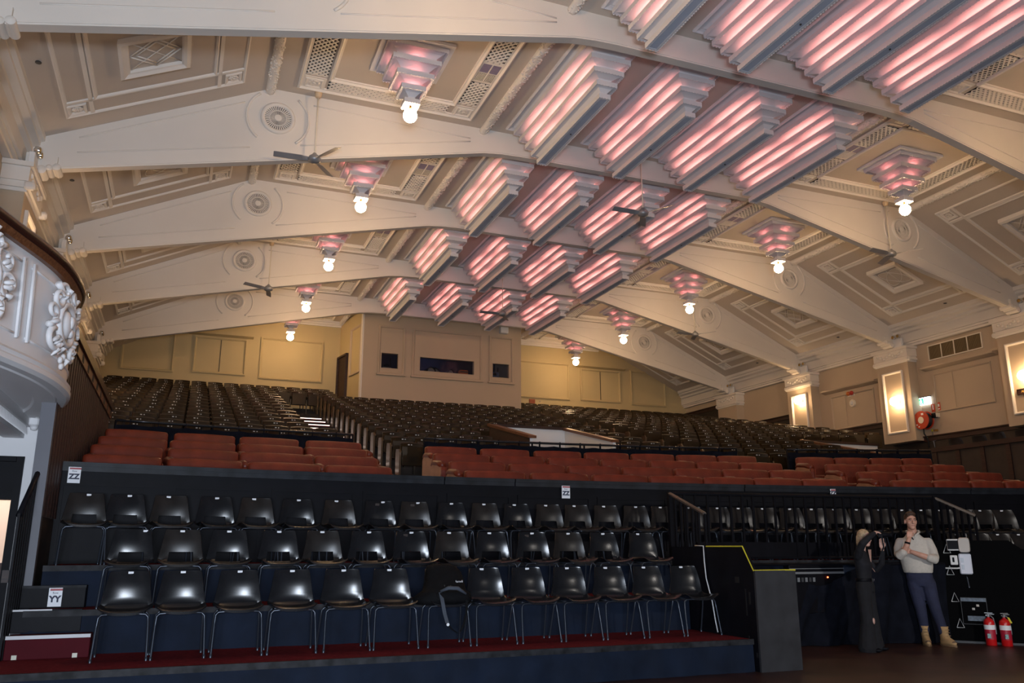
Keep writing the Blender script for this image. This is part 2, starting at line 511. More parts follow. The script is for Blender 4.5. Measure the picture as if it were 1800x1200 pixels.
def build_beam(y):
    m = MB()
    low = [(-11.6, 7.55), (-11.3, 7.62), (-3.6, 9.34), (-3.2, 9.385), (-2.8, Z_BEAM), (2.8, Z_BEAM), (3.2, 9.385), (3.6, 9.34), (11.3, 7.62), (11.6, 7.55)]
    up = [(11.95, zs(11.95) + .03), (7.9, Z_FLAT + .03), (-7.9, Z_FLAT + .03), (-11.95, zs(11.95) + .03)]
    poly = [(-11.95, 7.4)] + low + [(11.95, 7.4)] + up
    m.prism([(XC + x, z) for x, z in poly], 'y', y, y + BT)
    o = struct(m.obj('ceiling_beam', TRUSS))
    # moulded bottom edge
    m = MB()
    for i in range(1, len(low) - 2):
        (x0, z0), (x1, z1) = low[i], low[i + 1]
        for yy0, yy1, h0, h1 in ((y - .02, y + BT + .02, -.005, .05), (y - .008, y + BT + .008, -.03, -.005)):
            m.rings([[(XC + x, yy, z + h) for yy, h in ((yy0, h0), (yy1, h0), (yy1, h1), (yy0, h1))] for x, z in ((x0, z0), (x1, z1))])
    m.obj('bottom_moulding', TRUSS, o)
    for s in (-1, 1):
        m = MB(); cx, cz = XC + s * 7.74, 9.26
        U = lambda dx: zs(dx) if dx > 7.9 else Z_FLAT
        L = lambda dx: 7.62 + (11.3 - dx) * (1.72 / 7.7)
        N = 10
        wedge_line(m, [(XC + s * dx, U(dx) - .17) for dx in [11.0 - (11.0 - 8.35) * i / N for i in range(N + 1)]] , y - .004)
        wedge_line(m, [(XC + s * dx, L(dx) + .27) for dx in [11.0 - (11.0 - 8.2) * i / N for i in range(N + 1)]], y - .004)
        wedge_line(m, [(XC + s * dx, U(dx) - .20 - .07 * (7.1 - dx) / 3.2) for dx in [7.1 - 3.2 * i / N for i in range(N + 1)]], y - .004)
        wedge_line(m, [(XC + s * dx, L(dx) + .27 - .02 * (7.3 - dx) / 3.4) for dx in [7.3 - 3.4 * i / N for i in range(N + 1)]], y - .004)
        m.obj('wedge_moulding', TRUSS, o, True)
        for s2 in (-1, 1):
            m = MB()
            m.tube([(cx + s2 * .57 * math.cos(a), y - .01, cz + .57 * math.sin(a)) for a in [R(-52 + 104 * i / 16) for i in range(17)]], .026, 6)
            m.obj('disc_rim', TRUSS, o, True)
        m = MB(); m.lathe([(.32, 0), (.32, -.03), (.29, -.055), (.245, -.04), (.245, 0)], 32, (cx, y, cz), 'y', caps=False)
        m.obj('medallion_ring', TRUSS, o, True)
        m = MB(); m.lathe([(.25, 0), (.25, -.006), (.02, -.012)], 24, (cx, y, cz), 'y'); m.obj('medallion_void', HOLE if False else DARKG, o)
        m = MB()
        for r0, r1, n, wd in ((.155, .245, 36, .0125), (.06, .15, 36, .0055)):
            for q in range(n):
                a = 2 * PI * q / n; c, sn = math.cos(a), math.sin(a)
                P = lambda r, t, d: (cx + r * c - t * sn, y - d, cz + r * sn + t * c)
                m.rings([[P(r, -wd * r / r1, .008), P(r, wd * r / r1, .008), P(r, wd * r / r1, .026), P(r, -wd * r / r1, .026)] for r in (r0, r1)])
        m.lathe([(.16, -.008), (.16, -.03), (.148, -.03), (.148, -.008)], 24, (cx, y, cz), 'y', caps=False)
        m.lathe([(.068, -.005), (.065, -.04), (.03, -.045)], 16, (cx, y, cz), 'y')
        m.obj('medallion_grille', TRUSS, o, True, 40)
        # scrolled corbel carrying the end of the beam
        m = MB()
        P2 = [(11.26, 7.68), (11.22, 7.60), (11.28, 7.54), (11.38, 7.57), (11.44, 7.49), (11.56, 7.45), (11.70, 7.43), (11.95, 7.43), (11.95, 7.80), (11.26, 7.80)]
        m.prism([(XC + s * u, z) for u, z in P2], 'y', y - .07, y + BT + .07)
        m.obj('corbel', TRUSS, o)
        m = MB()
        for u, z, r in ((11.26, 7.60, .062), (11.37, 7.57, .055), (11.48, 7.52, .075), (11.62, 7.475, .05)):
            m.lathe([(r * .5, -.12), (r, -.095), (r, BT + .095), (r * .5, BT + .12)], 14, (XC + s * u, y, z), 'y')
        m.obj('corbel_scroll', TRUSS, o, True, 40)
    return o


beam0 = build_beam(0.)
beam0.location = (0, YF(1), 0)
for k in range(2, 6):
    dup(beam0, (0, YF(k), 0))
dup(beam0, (0, YF(0), 0))

# ------------------------------------------------------------------ hanging stepped light coffers
def tier_ring(wd, ln, prof):
    return [[(-(wd + o), -(ln + o), z), (wd + o, -(ln + o), z), (wd + o, ln + o, z), (-(wd + o), ln + o, z)] for o, z in prof]


def build_coffer(t):
    zb = 8.92 - Z_FLAT
    for i in range(5):
        wd, ln, z = .11 + .09 * i, 1.38 + .09 * i, zb + .19 * i
        core = .05 if i == 0 else .105
        prof = [(-.03, z + .012), (-.03, z), (0, z), (0, z + .085), (-.014, z + .088), (-.014, z + .035), (-core, z + .035), (-core, z + .09)]
        if i < 4:
            prof += [(-core + .006, z + .125), (-core + .04, z + .16), (.01, z + .182), (.062, z + .196)]
        else:
            prof += [(-.04, z + .14), (.0, z + .165), (.05, z + .17), (.05, z + .26)]
        m = MB(); m.rings(tier_ring(wd, ln, prof), caps=False)
        n = int(ln * 2 / .055)
        for a in range(n):      # dentil edge
            y = -ln + (a + .5) * 2 * ln / n
            for sg in (-1, 1): m.box(sg * wd - .005, sg * wd + .005, y - .014, y + .014, z - .012, z + .002)
        n2 = max(3, int(wd * 2 / .055))
        for a in range(n2):
            x = -wd + (a + .5) * 2 * wd / n2
            for sg in (-1, 1): m.box(x - .014, x + .014, sg * ln - .005, sg * ln + .005, z - .012, z + .002)
        m.obj('tier', COF, t)
        if i in (1, 2, 3):
            spots = {1: (-.62, .70), 2: (-.95, .10, .9), 3: (-.55, .62)}[i]
            for sg in (-1, 1):
                b = MB(); b.tube([(0, -ln + .22, 0), (0, ln - .22, 0)], .010, 6); b.obj('pink_tube', TUBEM, t, True, loc=(sg * (wd - .034), 0, z + .050))
                for q in spots:
                    hl = .42 if i == 2 else .46
                    b = MB(); b.tube([(0, -hl, 0), (0, -hl * .6, 0), (0, 0, 0), (0, hl * .6, 0), (0, hl, 0)], [.004, .009, .0125, .009, .004], 6)
                    b.obj('pink_lamp', BULBM, t, True, loc=(sg * (wd - .050), q * ln * .72, z + .052))
    m = MB(); m.box(-.082, .082, -1.352, 1.352, zb + .004, zb + .02, 0)
    m.frame(lambda u, v, d: (u, v, zb + .004 - d), -.075, .075, -1.345, 1.345, [(0, 0), (0, .006), (.008, .006), (.008, 0)], 1)
    m.obj('soffit_panel', [SOFFIT, COF], t)
    m = MB(); m.lathe([(.018, zb + .005), (.014, zb - .012), (.006, zb - .014)], 8); m.obj('sensor', DARKG, t)
    m = MB(); m.frame(lambda u, v, d: (u, v, -d), -.60, .60, -1.86, 1.86, [(0, 0), (0, .03), (.03, .05), (.06, .03), (.10, .02), (.10, 0)]); m.obj('ceiling_moulding', COF, t)


WHICH = ['nearest the slatted wall', 'second from the slatted wall', 'third from the slatted wall', 'fourth from the slatted wall']
cof0 = None
for k in range(1, 6):
    for c in range(4):
        loc = (XC + (c - 1.5) * 1.73, YK(k) - 1.38, Z_FLAT)
        lab = f'stepped plaster light trough glowing pink, {ORD[k-1]} ceiling bay, {ORD[c]} from the slatted wall'
        if cof0 is None:
            cof0 = thing('light_trough', lab, 'ceiling light', loc, group='pink ceiling light troughs'); build_coffer(cof0)
        else:
            dup(cof0, loc, 0, lab, 'pink ceiling light troughs')

# ------------------------------------------------------------------ side walls
DZ = [(-3, YF(2) + .13, 4.62), (YF(2) + .13, YF(3) + .13, 4.62), (YF(3) + .13, YF(4) + .13, 5.26), (YF(4) + .13, YF(5) + .13, 6.15), (YF(5) + .13, Y_BACK, 7.19)]
for s, nm, xw in ((-1, 'wall_left', XL), (1, 'wall_right', XR)):
    mp = (lambda u, v, d: (XR - d, u, v)) if s > 0 else (lambda u, v, d: (XL + d, u, v))
    m = MB(); m.slab(mp, Y0C, Y_BACK + .3, 0, 9.2, -.3, 0)
    wall = struct(m.obj(nm, PLW))
    m = MB()
    for z0, z1, d in ((7.43, 7.50, .12), (7.50, 7.56, .17), (7.56, 7.90, .22), (7.90, 7.97, .28), (7.97, 8.03, .33)):
        m.slab(mp, Y0C, Y_BACK, z0, z1, 0, d)
    m.obj('entablature', PLW if False else PL, wall)
    for a, b, z in DZ:
        m = MB(); m.slab(mp, a, b, 0, z - .16, 0, .03); m.obj('dado_panel', DADOD, wall)
        m = MB(); m.slab(mp, a, b, z - .16, z, 0, .06); m.slab(mp, a, b, z - .03, z, .06, .10); m.obj('dado_rail', DADO, wall)
    for k in range(1, 6):
        yc = YF(k) + .13
        z0 = {1: 4.5, 2: 4.5, 3: 4.5, 4: 5.2, 5: 6.12}[k]
        m = MB(); m.slab(mp, yc - .62, yc + .62, z0, 7.0, 0, .36); pil = m.obj('pilaster', PLW, wall)
        m = MB()
        if k < 5: m.frame(lambda u, v, d: mp(u, v, .36 + d), yc - .40, yc + .40, max(4.78, z0 + .24), 6.70, [(0, 0), (0, .05), (.03, .06), (.055, .045), (.07, 0)])
        if k < 5: m.obj('panel_frame', PL, pil)
        m = MB()
        for q0, q1, d, e in ((6.92, 6.98, .39, .02), (6.98, 7.05, .43, .06), (7.05, 7.10, .38, .02), (7.10, 7.34, .40, .05), (7.34, 7.42, .45, .10)):
            m.slab(mp, yc - .62 - e, yc + .62 + e, q0, q1, 0, d)
        for e in (-.66, .66):
            m.lathe([(.06, -.03), (.075, 0), (.075, .10), (.04, .13)], 12, mp(yc + e, 7.02, .38), 'x')
        m.obj('capital', PL, pil)
        m = MB(); rnd = random.Random(5)
        for i in range(9):
            m.ball(mp(yc - .48 + i * .12, 7.21 + .05 * math.cos(i * PI / 2), .405), (.03, .055, .06), 6, 4)
        m.obj('capital_ornament', PL, pil, True)
        # twin emergency lamp standing on the capital
        side = 'slatted wall side' if s < 0 else 'hose reel side'
        if k >= 2:
            t = thing('emergency_light', f'white twin-head emergency lamp on the capital of the {ORD[k-1]} pilaster, {side}', 'lamp', (XL + .36 if s < 0 else XR - .36, yc - .34, 7.42), -PI / 2 if s > 0 else PI / 2, group='emergency lamps on the capitals')
            m = MB(); m.bbox(-.17, .17, -.045, .045, 0, .27, .008); m.obj('battery_box', WHITE, t)
            for e in (-.09, .10):
                m = MB(); m.lathe([(.02, .0), (.062, -.02), (.07, -.07), (.062, -.10)], 12, (e, -.0, .335), 'y'); hd = m.obj('lamp_head', CHROME, t, True, 50)
                m = MB(); m.ball((e, -.10, .335), (.052, .012, .052), 10, 6); m.obj('lens', BRASS, hd, True)
                m = MB(); m.tube([(e, 0, .27), (e, -.02, .31)], .012, 6); m.obj('bracket', DARKG, t)
        if k in (2, 3, 4):
            t = thing('wall_sconce', f'round glowing globe lamp on the {ORD[k-1]} pilaster panel, {side}', 'lamp', (XR - .36 if s > 0 else XL + .36, yc - .12, 6.47 if k == 4 and s > 0 else 5.74), 0, group='globe lamps on the pilasters')
            m = MB(); m.lathe([(.07, 0), (.07, -.02 * 1), (.03, -.04)], 12, (0, 0, 0), 'x') if s > 0 else m.lathe([(.07, 0), (.07, .02), (.03, .04)], 12, (0, 0, 0), 'x'); m.obj('back_plate', BRASS, t, True)
            m = MB(); m.ball((-s * .17, 0, 0), .145, 20, 12); m.obj('globe', SCONM, t, True)
    if s > 0: WALL_R, MPR = wall, mp
    else: WALL_L, MPL = wall, mp

# mouldings and closed window boards of the right wall
for k in (2, 3):
    ya, yb = YF(k) + .13 + .62, YF(k + 1) + .13 - .62
    m = MB()
    m.prism([(XR, 6.56), (XR - .20, 6.62), (XR - .22, 6.66), (XR - .05, 6.70), (XR, 6.70)], 'y', ya + .30, yb - .28)
    h = m.obj('blind_pelmet', PLW, WALL_R)
    m = MB(); m.frame(MPR, ya + .55, yb - .55, 5.28, 6.44, PROF_S); m.slab(MPR, (ya + yb) / 2 + .3, (ya + yb) / 2 + .33, 5.3, 6.42, 0, .02); m.obj('window_board', PLW, WALL_R)

# ------------------------------------------------------------------ back wall and projection booth
mpb = lambda u, v, d: (u, Y_BACK - d, v)
m = MB(); m.slab(mpb, XL - .3, XR + .3, 0, 10.2, -.3, 0); back = struct(m.obj('wall_back', BACKW))
m = MB()
for z0, z1, d in ((9.66, 9.72, .06), (9.72, 9.80, .12), (9.80, 9.86, .18)): m.slab(mpb, XC - 7.6, XC + 7.6, z0, z1, 0, d)
m.obj('cornice', PL, back)
for (u0, u1, v0, v1, hood) in ((-2.42, -.69, 7.45, 9.0, 0), (-.05, 1.78, 7.50, 8.86, 1), (2.26, 4.56, 7.44, 9.02, 0), (12.6, 14.98, 7.43, 9.0, 0), (15.5, 17.45, 7.46, 8.86, 1), (17.95, 19.72, 7.42, 8.96, 0)):
    m = MB(); m.frame(mpb, u0, u1, v0, v1, [(0, 0), (0, .06), (.04, .07), (.08, .03), (.08, 0)]); pn = m.obj('wall_panel', BACKW, back)
    if hood:
        m = MB(); m.prism([(Y_BACK, 8.90), (Y_BACK - .2, 8.95), (Y_BACK - .2, 9.0), (Y_BACK, 9.03)], 'x', u0 - .2, u1 + .2); m.obj('hood', BACKW, pn)
        m = MB(); m.slab(mpb, (u0 + u1) / 2 - .01, (u0 + u1) / 2 + .01, v0 + .08, v1 - .08, 0, .02); m.obj('board_joint', DADOD, pn)
m = MB()
bx0, bx1 = 5.62, 11.75
wins = [('window_1', 6.28, 6.92, 7.66, 8.23), ('window_2', 7.72, 9.84, 7.66, 8.19), ('window_3', 10.57, 11.26, 7.63, 8.18)]
xs = [bx0] + [q for w_ in wins for q in (w_[1], w_[2])] + [bx1]
for i in range(len(xs) - 1):
    if i % 2 == 0: m.box(xs[i], xs[i + 1], Y_BOOTH, Y_BOOTH + .2, 5.2, Z_FLAT)
    else:
        w_ = wins[i // 2]; m.box(xs[i], xs[i + 1], Y_BOOTH, Y_BOOTH + .2, 5.2, w_[3]); m.box(xs[i], xs[i + 1], Y_BOOTH, Y_BOOTH + .2, w_[4], Z_FLAT)
booth = struct(m.obj('wall_booth', PLW))
mpo = lambda u, v, d: (u, Y_BOOTH - d, v)
for (u0, u1) in ((6.16, 7.15), (7.43, 10.15), (10.43, 11.42)):
    m = MB(); m.frame(mpo, u0, u1, 7.42, 9.25, [(0, 0), (0, .05), (.035, .06), (.07, .04), (.09, 0)]); pn = m.obj('wall_panel', PLW, booth)
    m = MB(); m.slab(mpo, u0 - .04, u1 + .04, 7.40, 7.46, 0, .09); m.obj('panel_sill', PLW, pn)
for nm, u0, u1, v0, v1 in wins:
    m = MB(); m.box(u0 + .005, u1 - .005, Y_BOOTH + .06, Y_BOOTH + .07, v0, v1); wn = struct(m.obj(nm, GLASS))
    m = MB(); m.frame(mpo, u0 - .02, u1 + .02, v0 - .02, v1 + .02, [(0, -.02), (0, .02), (.03, .02), (.03, -.10)]); m.obj('window_frame', PLW, wn)
# booth interior
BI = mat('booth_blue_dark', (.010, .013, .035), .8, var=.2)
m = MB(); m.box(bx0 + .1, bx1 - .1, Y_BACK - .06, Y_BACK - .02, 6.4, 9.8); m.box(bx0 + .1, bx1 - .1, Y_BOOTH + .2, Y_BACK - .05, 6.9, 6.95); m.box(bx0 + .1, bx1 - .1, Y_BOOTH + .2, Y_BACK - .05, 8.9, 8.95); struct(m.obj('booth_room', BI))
pl = bpy.data.lights.new('booth_lamp', 'POINT'); pl.energy = 6; pl.color = (.35, .5, 1); pl.shadow_soft_size = .1
po = bpy.data.objects.new('booth_lamp', pl); COL.objects.link(po); po.location = (8.7, 30.6, 8.6)
for (x, r, lb) in ((8.38, .17, 'round follow spotlight behind the wide booth window, closer to the door'), (8.62, .22, 'larger round follow spotlight behind the wide booth window'), (9.16, .13, 'small spotlight behind the wide booth window beside the orange case')):
    t = thing('spotlight', lb, 'spotlight', (x, 29.6 if r < .2 else 29.9, 6.95), .15)
    m = MB(); m.lathe([(r * .5, .5), (r * .9, .42), (r, .05), (r * 1.05, 0), (r * .95, 0), (r * .9, .05)], 18, (0, 0, .88), 'y'); m.obj('housing', BLK, t, True, 40)
    m = MB(); m.ball((0, .04, .88), (r * .9, .03, r * .9), 14, 8); m.obj('lens', GREYM, t, True)
    m = MB(); m.tube([(0, .25, 0), (0, .25, .88 - r)], .03, 8); m.lathe([(.16, 0), (.16, .03), (.05, .05)], 12, (0, .25, 0)); m.obj('stand', BLK, t)
t = thing('equipment_case', 'orange case on the sill of the wide booth window', 'case', (9.55, 29.35, 6.95))
m = MB(); m.bbox(-.17, .17, -.12, .12, 0, .95, .02); m.obj('body', mat('orange_case', (.55, .13, .02), .5), t)
m = MB(); m.box(-.15, .15, -.13, -.12, .85, .90); m.obj('latch_strip', DARKG, t)
for x, lb in ((6.62, 'grey projector body behind the small booth window beside the door'), (10.86, 'blue lit equipment rack behind the small booth window away from the door')):
    t = thing('booth_equipment', lb, 'equipment', (x, 29.5, 6.95))
    m = MB(); m.bbox(-.16, .16, -.15, .15, 0, .86 if x < 8 else 1.0, .02); m.obj('cabinet', GREYM if x < 8 else mat('blue_case', (.05, .10, .25), .5), t)
    m = MB(); m.tube([(.12, -.1, .86), (.12, -.1, 1.2)], .02, 8); m.lathe([(.08, 0), (.1, .08), (.03, .12)], 12, (-.02, -.1, .86)); m.obj('fitting', BLK, t, True)
t = tag(MB().bbox(10.83, 11.15, Y_BOOTH - .22, Y_BOOTH - .0, 9.35, 9.71, .02).obj('wall_speaker', WHITE), 'small white box speaker high on the booth wall', 'speaker')
m = MB(); m.box(10.9, 11.1, Y_BOOTH - .1, Y_BOOTH, 9.71, 9.78); m.obj('mount', DARKG, t)
# slanting side wall of the booth with its door
dx_ = -.168
sidex = lambda y: bx0 + dx_ * (y - Y_BOOTH)
mps = lambda u, v, d: (sidex(u) - d, u, v)
m = MB(); m.slab(mps, Y_BOOTH + .02, Y_BACK, 5.2, Z_FLAT, -.18, 0); sw = struct(m.obj('wall_booth_side', BACKW))
m = MB(); m.frame(mps, 29.05, 30.15, 7.5, 9.3, [(0, 0), (0, .06), (.04, .07), (.08, .03), (.08, 0)]); m.obj('wall_panel', PLW, sw)
m = MB(); m.slab(mps, 30.42, 31.36, 6.2, 8.42, 0, .05); dr = struct(m.obj('door_1', DADO))
m = MB(); m.frame(lambda u, v, d: mps(u, v, d + .05), 30.40, 31.38, 6.2, 8.46, [(0, -.05), (0, .05), (.07, .05), (.07, 0)]); m.obj('door_frame', DADO, dr)
m = MB(); m.slab(mps, bx0 * 0 + Y_BOOTH - .0, Y_BOOTH + .16, 5.2, Z_FLAT, 0, .05); m.obj('corner_strip', PL, sw)
mpr_ = lambda u, v, d: (bx1 + d, u, v)
m = MB(); m.slab(mpr_, Y_BOOTH + .02, Y_BACK, 5.2, Z_FLAT, -.18, 0); struct(m.obj('wall_booth_return', PLW))
t = tag(MB().box(13.12, 13.38, Y_BACK - .04, Y_BACK, 7.18, 7.37).obj('notice_plate', mat('red_brown_plate', (.30, .06, .02), .5)), 'small red notice plate low on the back wall', 'sign')
m = MB(); m.box(13.14, 13.36, Y_BACK - .045, Y_BACK - .04, 7.2, 7.35); m.obj('face', mat('red_brown_plate', (.3, .06, .02)), t)
t = tag(MB().lathe([(.02, 0), (.02, -.03)], 8, (13.62, Y_BACK, 7.3), 'y').obj('door_stop_fitting', GREYM), 'tiny round wall fitting beside the red notice plate', 'fitting')

# ------------------------------------------------------------------ stage floor and terrace
m = MB(); m.box(-9, 26, -9, 12.2, -.2, 0); struct(m.obj('floor', STAGE))
LEV = [(.10, 1.70)] + [(.30 + .92 * i, 1.72 + .23 * i) for i in range(4)] + [(4.0, 2.64)]
ky = lambda j: .0155 * max(0., 1 - j / 16.)
yrow = lambda j, x: 16.85 + .86 * j - ky(j) * (x - 4.2) ** 2       # line of seat backs
zrow = lambda j: 2.66 + .222 * j
edges = [(lambda x, o=o: yp(x) + o, z) for o, z in LEV] + [(lambda x, j=j: yrow(j, x) - .46, zrow(j)) for j in range(17)]
xsF = lambda a: [a + (XR - a) * i / 40 for i in range(41)]
m = MB()
for i, (fn, z) in enumerate(edges):
    nxt = edges[i + 1][0] if i + 1 < len(edges) else (lambda x: Y_BACK)
    zprev = edges[i - 1][1] if i else .0
    xsN = xsF(-1.44 if i < 7 else XL)
    m.grid([[(x, fn(x), zprev) for x in xsN], [(x, fn(x), z) for x in xsN], [(x, nxt(x), z) for x in xsN]])
terr = struct(m.obj('terrace_floor', DECK))

# ------------------------------------------------------------------ black parapet
def curve_wall(m, x0, x1, off0, off1, z0, z1, n=24, mi=0, fn=yp):
    rs = []
    for i in range(n + 1):
        x = x0 + (x1 - x0) * i / n
        rs.append([(x, fn(x) + off0, z0), (x, fn(x) + off1, z0), (x, fn(x) + off1, z1), (x, fn(x) + off0, z1)])
    return m.rings(rs, mi)


PX0, PX1 = -1.42, 18.7
joints = [PX0, 3.55, 4.66, 8.6, 12.7, 15.8, PX1]
for i in range(len(joints) - 1):
    a, b = joints[i], joints[i + 1]
    m = MB(); curve_wall(m, a, b, 0, .12, 1.15, 2.33, 10); par = struct(m.obj('parapet_wall', BLK))
    m = MB(); curve_wall(m, a + .01, b - .01, -.05, .15, 2.33, 2.38, 12); curve_wall(m, a + .01, b - .01, -.035, .0, 2.27, 2.33, 12); m.obj('cap_rail', mat('scuffed_black', (.014, .016, .021), .45, var=.5, scale=6, spec=.25), par)
    w2 = (b - a); n = max(1, round(w2 / 1.3))
    for q in range(n):
        u0, u1 = a + w2 * q / n + .05, a + w2 * (q + 1) / n - .05
        m = MB()
        for (p0, p1, q0, q1) in ((u0, u1, 2.10, 2.14), (u0, u1, 1.26, 1.32), (u0, u0 + .05, 1.26, 2.14), (u1 - .05, u1, 1.26, 2.14)):
            curve_wall(m, p0, p1, -.018, .0, q0, q1, 4)
        m.obj('panel_frame', BLK, par)


def row_sign(x, y, z, rz, letters, lab, h=.19, w_=.135, head='Row'):
    t = thing('row_sign', lab, 'sign', (x, y, z), rz)
    m = MB(); m.box(-w_ / 2, w_ / 2, -.006, 0, -h / 2, h / 2); m.obj('card', TAG, t)
    m = MB(); m.box(-w_ / 2 + .012, w_ / 2, -.008, -.006, h / 2 - .028, h / 2 - .008); m.obj('red_band', mat('sign_red', (.4, .05, .06), .5, var=0), t)
    text('row_lettering', letters, .085, NAVY, t, (0, -.008, -.02), (PI / 2, 0, 0), bold=.004)
    if head: text('small_lettering', head, .028, NAVY, t, (0, -.008, h / 2 - .05), (PI / 2, 0, 0), .001)
    return t


def pslope(x): return math.atan(-.031 * (x - 4.2))


row_sign(-1.22, yp(-1.22) - .055, 2.22, pslope(-1.2), 'ZZ', 'white card reading ZZ on the parapet beside the slatted wall')
row_sign(5.48, yp(5.48) - .055, 2.20, pslope(5.48), 'ZZ', 'white card reading ZZ at the middle of the black parapet')
row_sign(10.18, yp(10.18) - .055, 2.28, pslope(10.18), 'ZZ', 'pale card on the parapet above the baluster railing', h=.10, w_=.10, head='')

# ------------------------------------------------------------------ front seating platforms and steps
def platform(label, x0, x1, y0f, y1f, z0, z1, n=14, skirt=True):
    t = thing('seating_platform', label, 'platform', ((x0 + x1) / 2, y0f((x0 + x1) / 2), 0))
    L = t.location
    def loc(p): return (p[0] - L[0], p[1] - L[1], p[2])
    m = MB(); rs = []
    for i in range(n + 1):
        x = x0 + (x1 - x0) * i / n
        rs.append([loc(q) for q in ((x, y0f(x), z1 - .05), (x, y1f(x), z1 - .05), (x, y1f(x), z1), (x, y0f(x), z1))])
    m.rings(rs); m.obj('carpeted_deck', CARPET, t)
    m = MB(); rs = []
    for i in range(n + 1):
        x = x0 + (x1 - x0) * i / n
        rs.append([loc(q) for q in ((x, y0f(x) - .012, z1 - .055), (x, y0f(x) + .02, z1 - .055), (x, y0f(x) + .02, z1 + .004), (x, y0f(x) - .012, z1 + .004))])
    m.rings(rs); m.obj('edge_strip', mat('worn_edge', (.022, .022, .025), .6, var=.7, scale=8, spec=.2), t)
    m = MB(); N = n * 12; rnd = random.Random(int(z1 * 100)); P = [[], [], []]
    for i in range(N + 1):
        x = x0 + (x1 - x0) * i / N
        wv = .010 * math.sin(x * 7) + .008 * math.sin(x * 17 + 1) + rnd.uniform(-.002, .002)
        P[0].append(loc((x, y0f(x) + .012, z1 - .05))); P[1].append(loc((x, y0f(x) + .006 + wv * .6, (z0 + z1) / 2))); P[2].append(loc((x, y0f(x) - .002 + wv, z0)))
    m.grid(P); m.obj('skirt', NAVYD, t, True)
    return t


c_ = lambda v: (lambda x: v)
Z1, Z2, Z3 = .35, .77, 1.19
E3 = lambda x: yp(x) - 1.17
platform('lowest carpeted seating platform with a navy skirt, under the front chair row', -1.46, 6.28, c_(8.36), c_(9.66), 0, Z1)
platform('middle carpeted seating platform under the second chair row', -1.34, 6.28, c_(9.64), lambda x: E3(x) + .05, Z1, Z2)
platform('top carpeted seating platform below the black parapet', -1.28, 11.05, E3, lambda x: yp(x) - .01, 0, Z3, 28)
platform('short end of the top seating platform, beside the stair railing', 11.06, 14.6, lambda x: yp(x) - .97, lambda x: yp(x) - .01, 0, Z3, 8)
PLINE = lambda x: 9.86 - (x - 10.86) * 1.203 + .12
platform('side seating platform behind the black partition', 11.1, 12.9, PLINE, lambda x: yp(x) - .98, 0, .79)

t = thing('step_box', 'dark red step box with a white nosing, lowest of the side steps', 'step', (-1.06, 9.38, Z1))
m = MB(); m.bbox(-.36, .36, 0, .26, 0, .21, .006); m.obj('box', REDPAINT, t)
m = MB(); m.box(-.36, .36, -.012, .03, .185, .217); m.obj('nosing', mat('worn_white_strip', (.62, .62, .64), .5, var=.1), t)
for x in (-.27, .24):
    m = MB(); m.box(x - .022, x + .022, -.008, 0, .005, .045); m.obj('clip', mat('cream_clip', (.62, .6, .48), .4), t)
t = thing('step_box', 'black step box carrying the YY card, middle of the side steps', 'step', (-1.14, 10.02, Z2))
m = MB(); m.bbox(-.34, .30, 0, .28, 0, .22, .006); m.obj('box', BLK, t)
m = MB(); m.box(-.34, .30, -.01, .03, .2, .226); m.obj('nosing', mat('worn_edge', (.1, .1, .11), .5), t)
row_sign(-1.12, 10.01, Z2 + .11, 0, 'YY', 'white card reading YY on the black step box', h=.185, w_=.125)
t = thing('step_box', 'plain black step up to the top platform beside the side railing', 'step', (-1.14, 9.66, Z2))
m = MB(); m.bbox(-.33, .32, -.02, .02, -.2, .015, .004); m.obj('box', BLK, t)
m = MB(); m.box(-.33, .05, -.026, -.02, .0, .017); m.obj('nosing', mat('worn_white_strip', (.6, .6, .62)), t)

# side railing by the steps
t = thing('side_railing', 'black slatted hand railing beside the side steps', 'railing', (-1.44, 9.3, Z1))
m = MB()
RP = [(0, 1.33), (.85, 1.84), (1.55, 1.86)]
m.tube([(0, y, z) for y, z in RP], .028, 8); m.obj('handrail', BLK, t, True)
hz = lambda y: 1.33 + y * .6 if y < .85 else 1.84 + (y - .85) * .03
for i in range(13):
    y = .02 + i * .125
    zb = 0 if y < .33 else (Z2 - Z1 if y < 1.0 else Z3 - Z1)
    m = MB(); m.box(-.012, .012, y - .03, y + .03, zb, hz(y)); m.obj('baluster', BLK, t)

# ------------------------------------------------------------------ plastic stacking chairs
def shell_grid(slot):
    prof = [(-.245, .405), (-.25, .43), (-.22, .445), (-.12, .435), (0, .425), (.09, .428), (.150, .452), (.180, .500), (.184, .56), (.184, .625), (.202, .71), (.232, .785), (.236, .80)]
    half = [.19, .215, .225, .232, .236, .238, .236, .228, .218, .205, .193, .178, .165]
    NU = 15
    P = []
    for (y, z), h in zip(prof, half):
        row = []
        for i in range(NU):
            u = -1 + 2 * i / (NU - 1)
            seat = z < .5
            lift = (.030 * abs(u) ** 4 + (.0 if not seat else .012 * u * u))
            row.append((u * h, y - (0 if seat else .028 * u * u + .01 * abs(u) ** 4), z + (lift if seat else 0)))
        P.append(row)
    return P


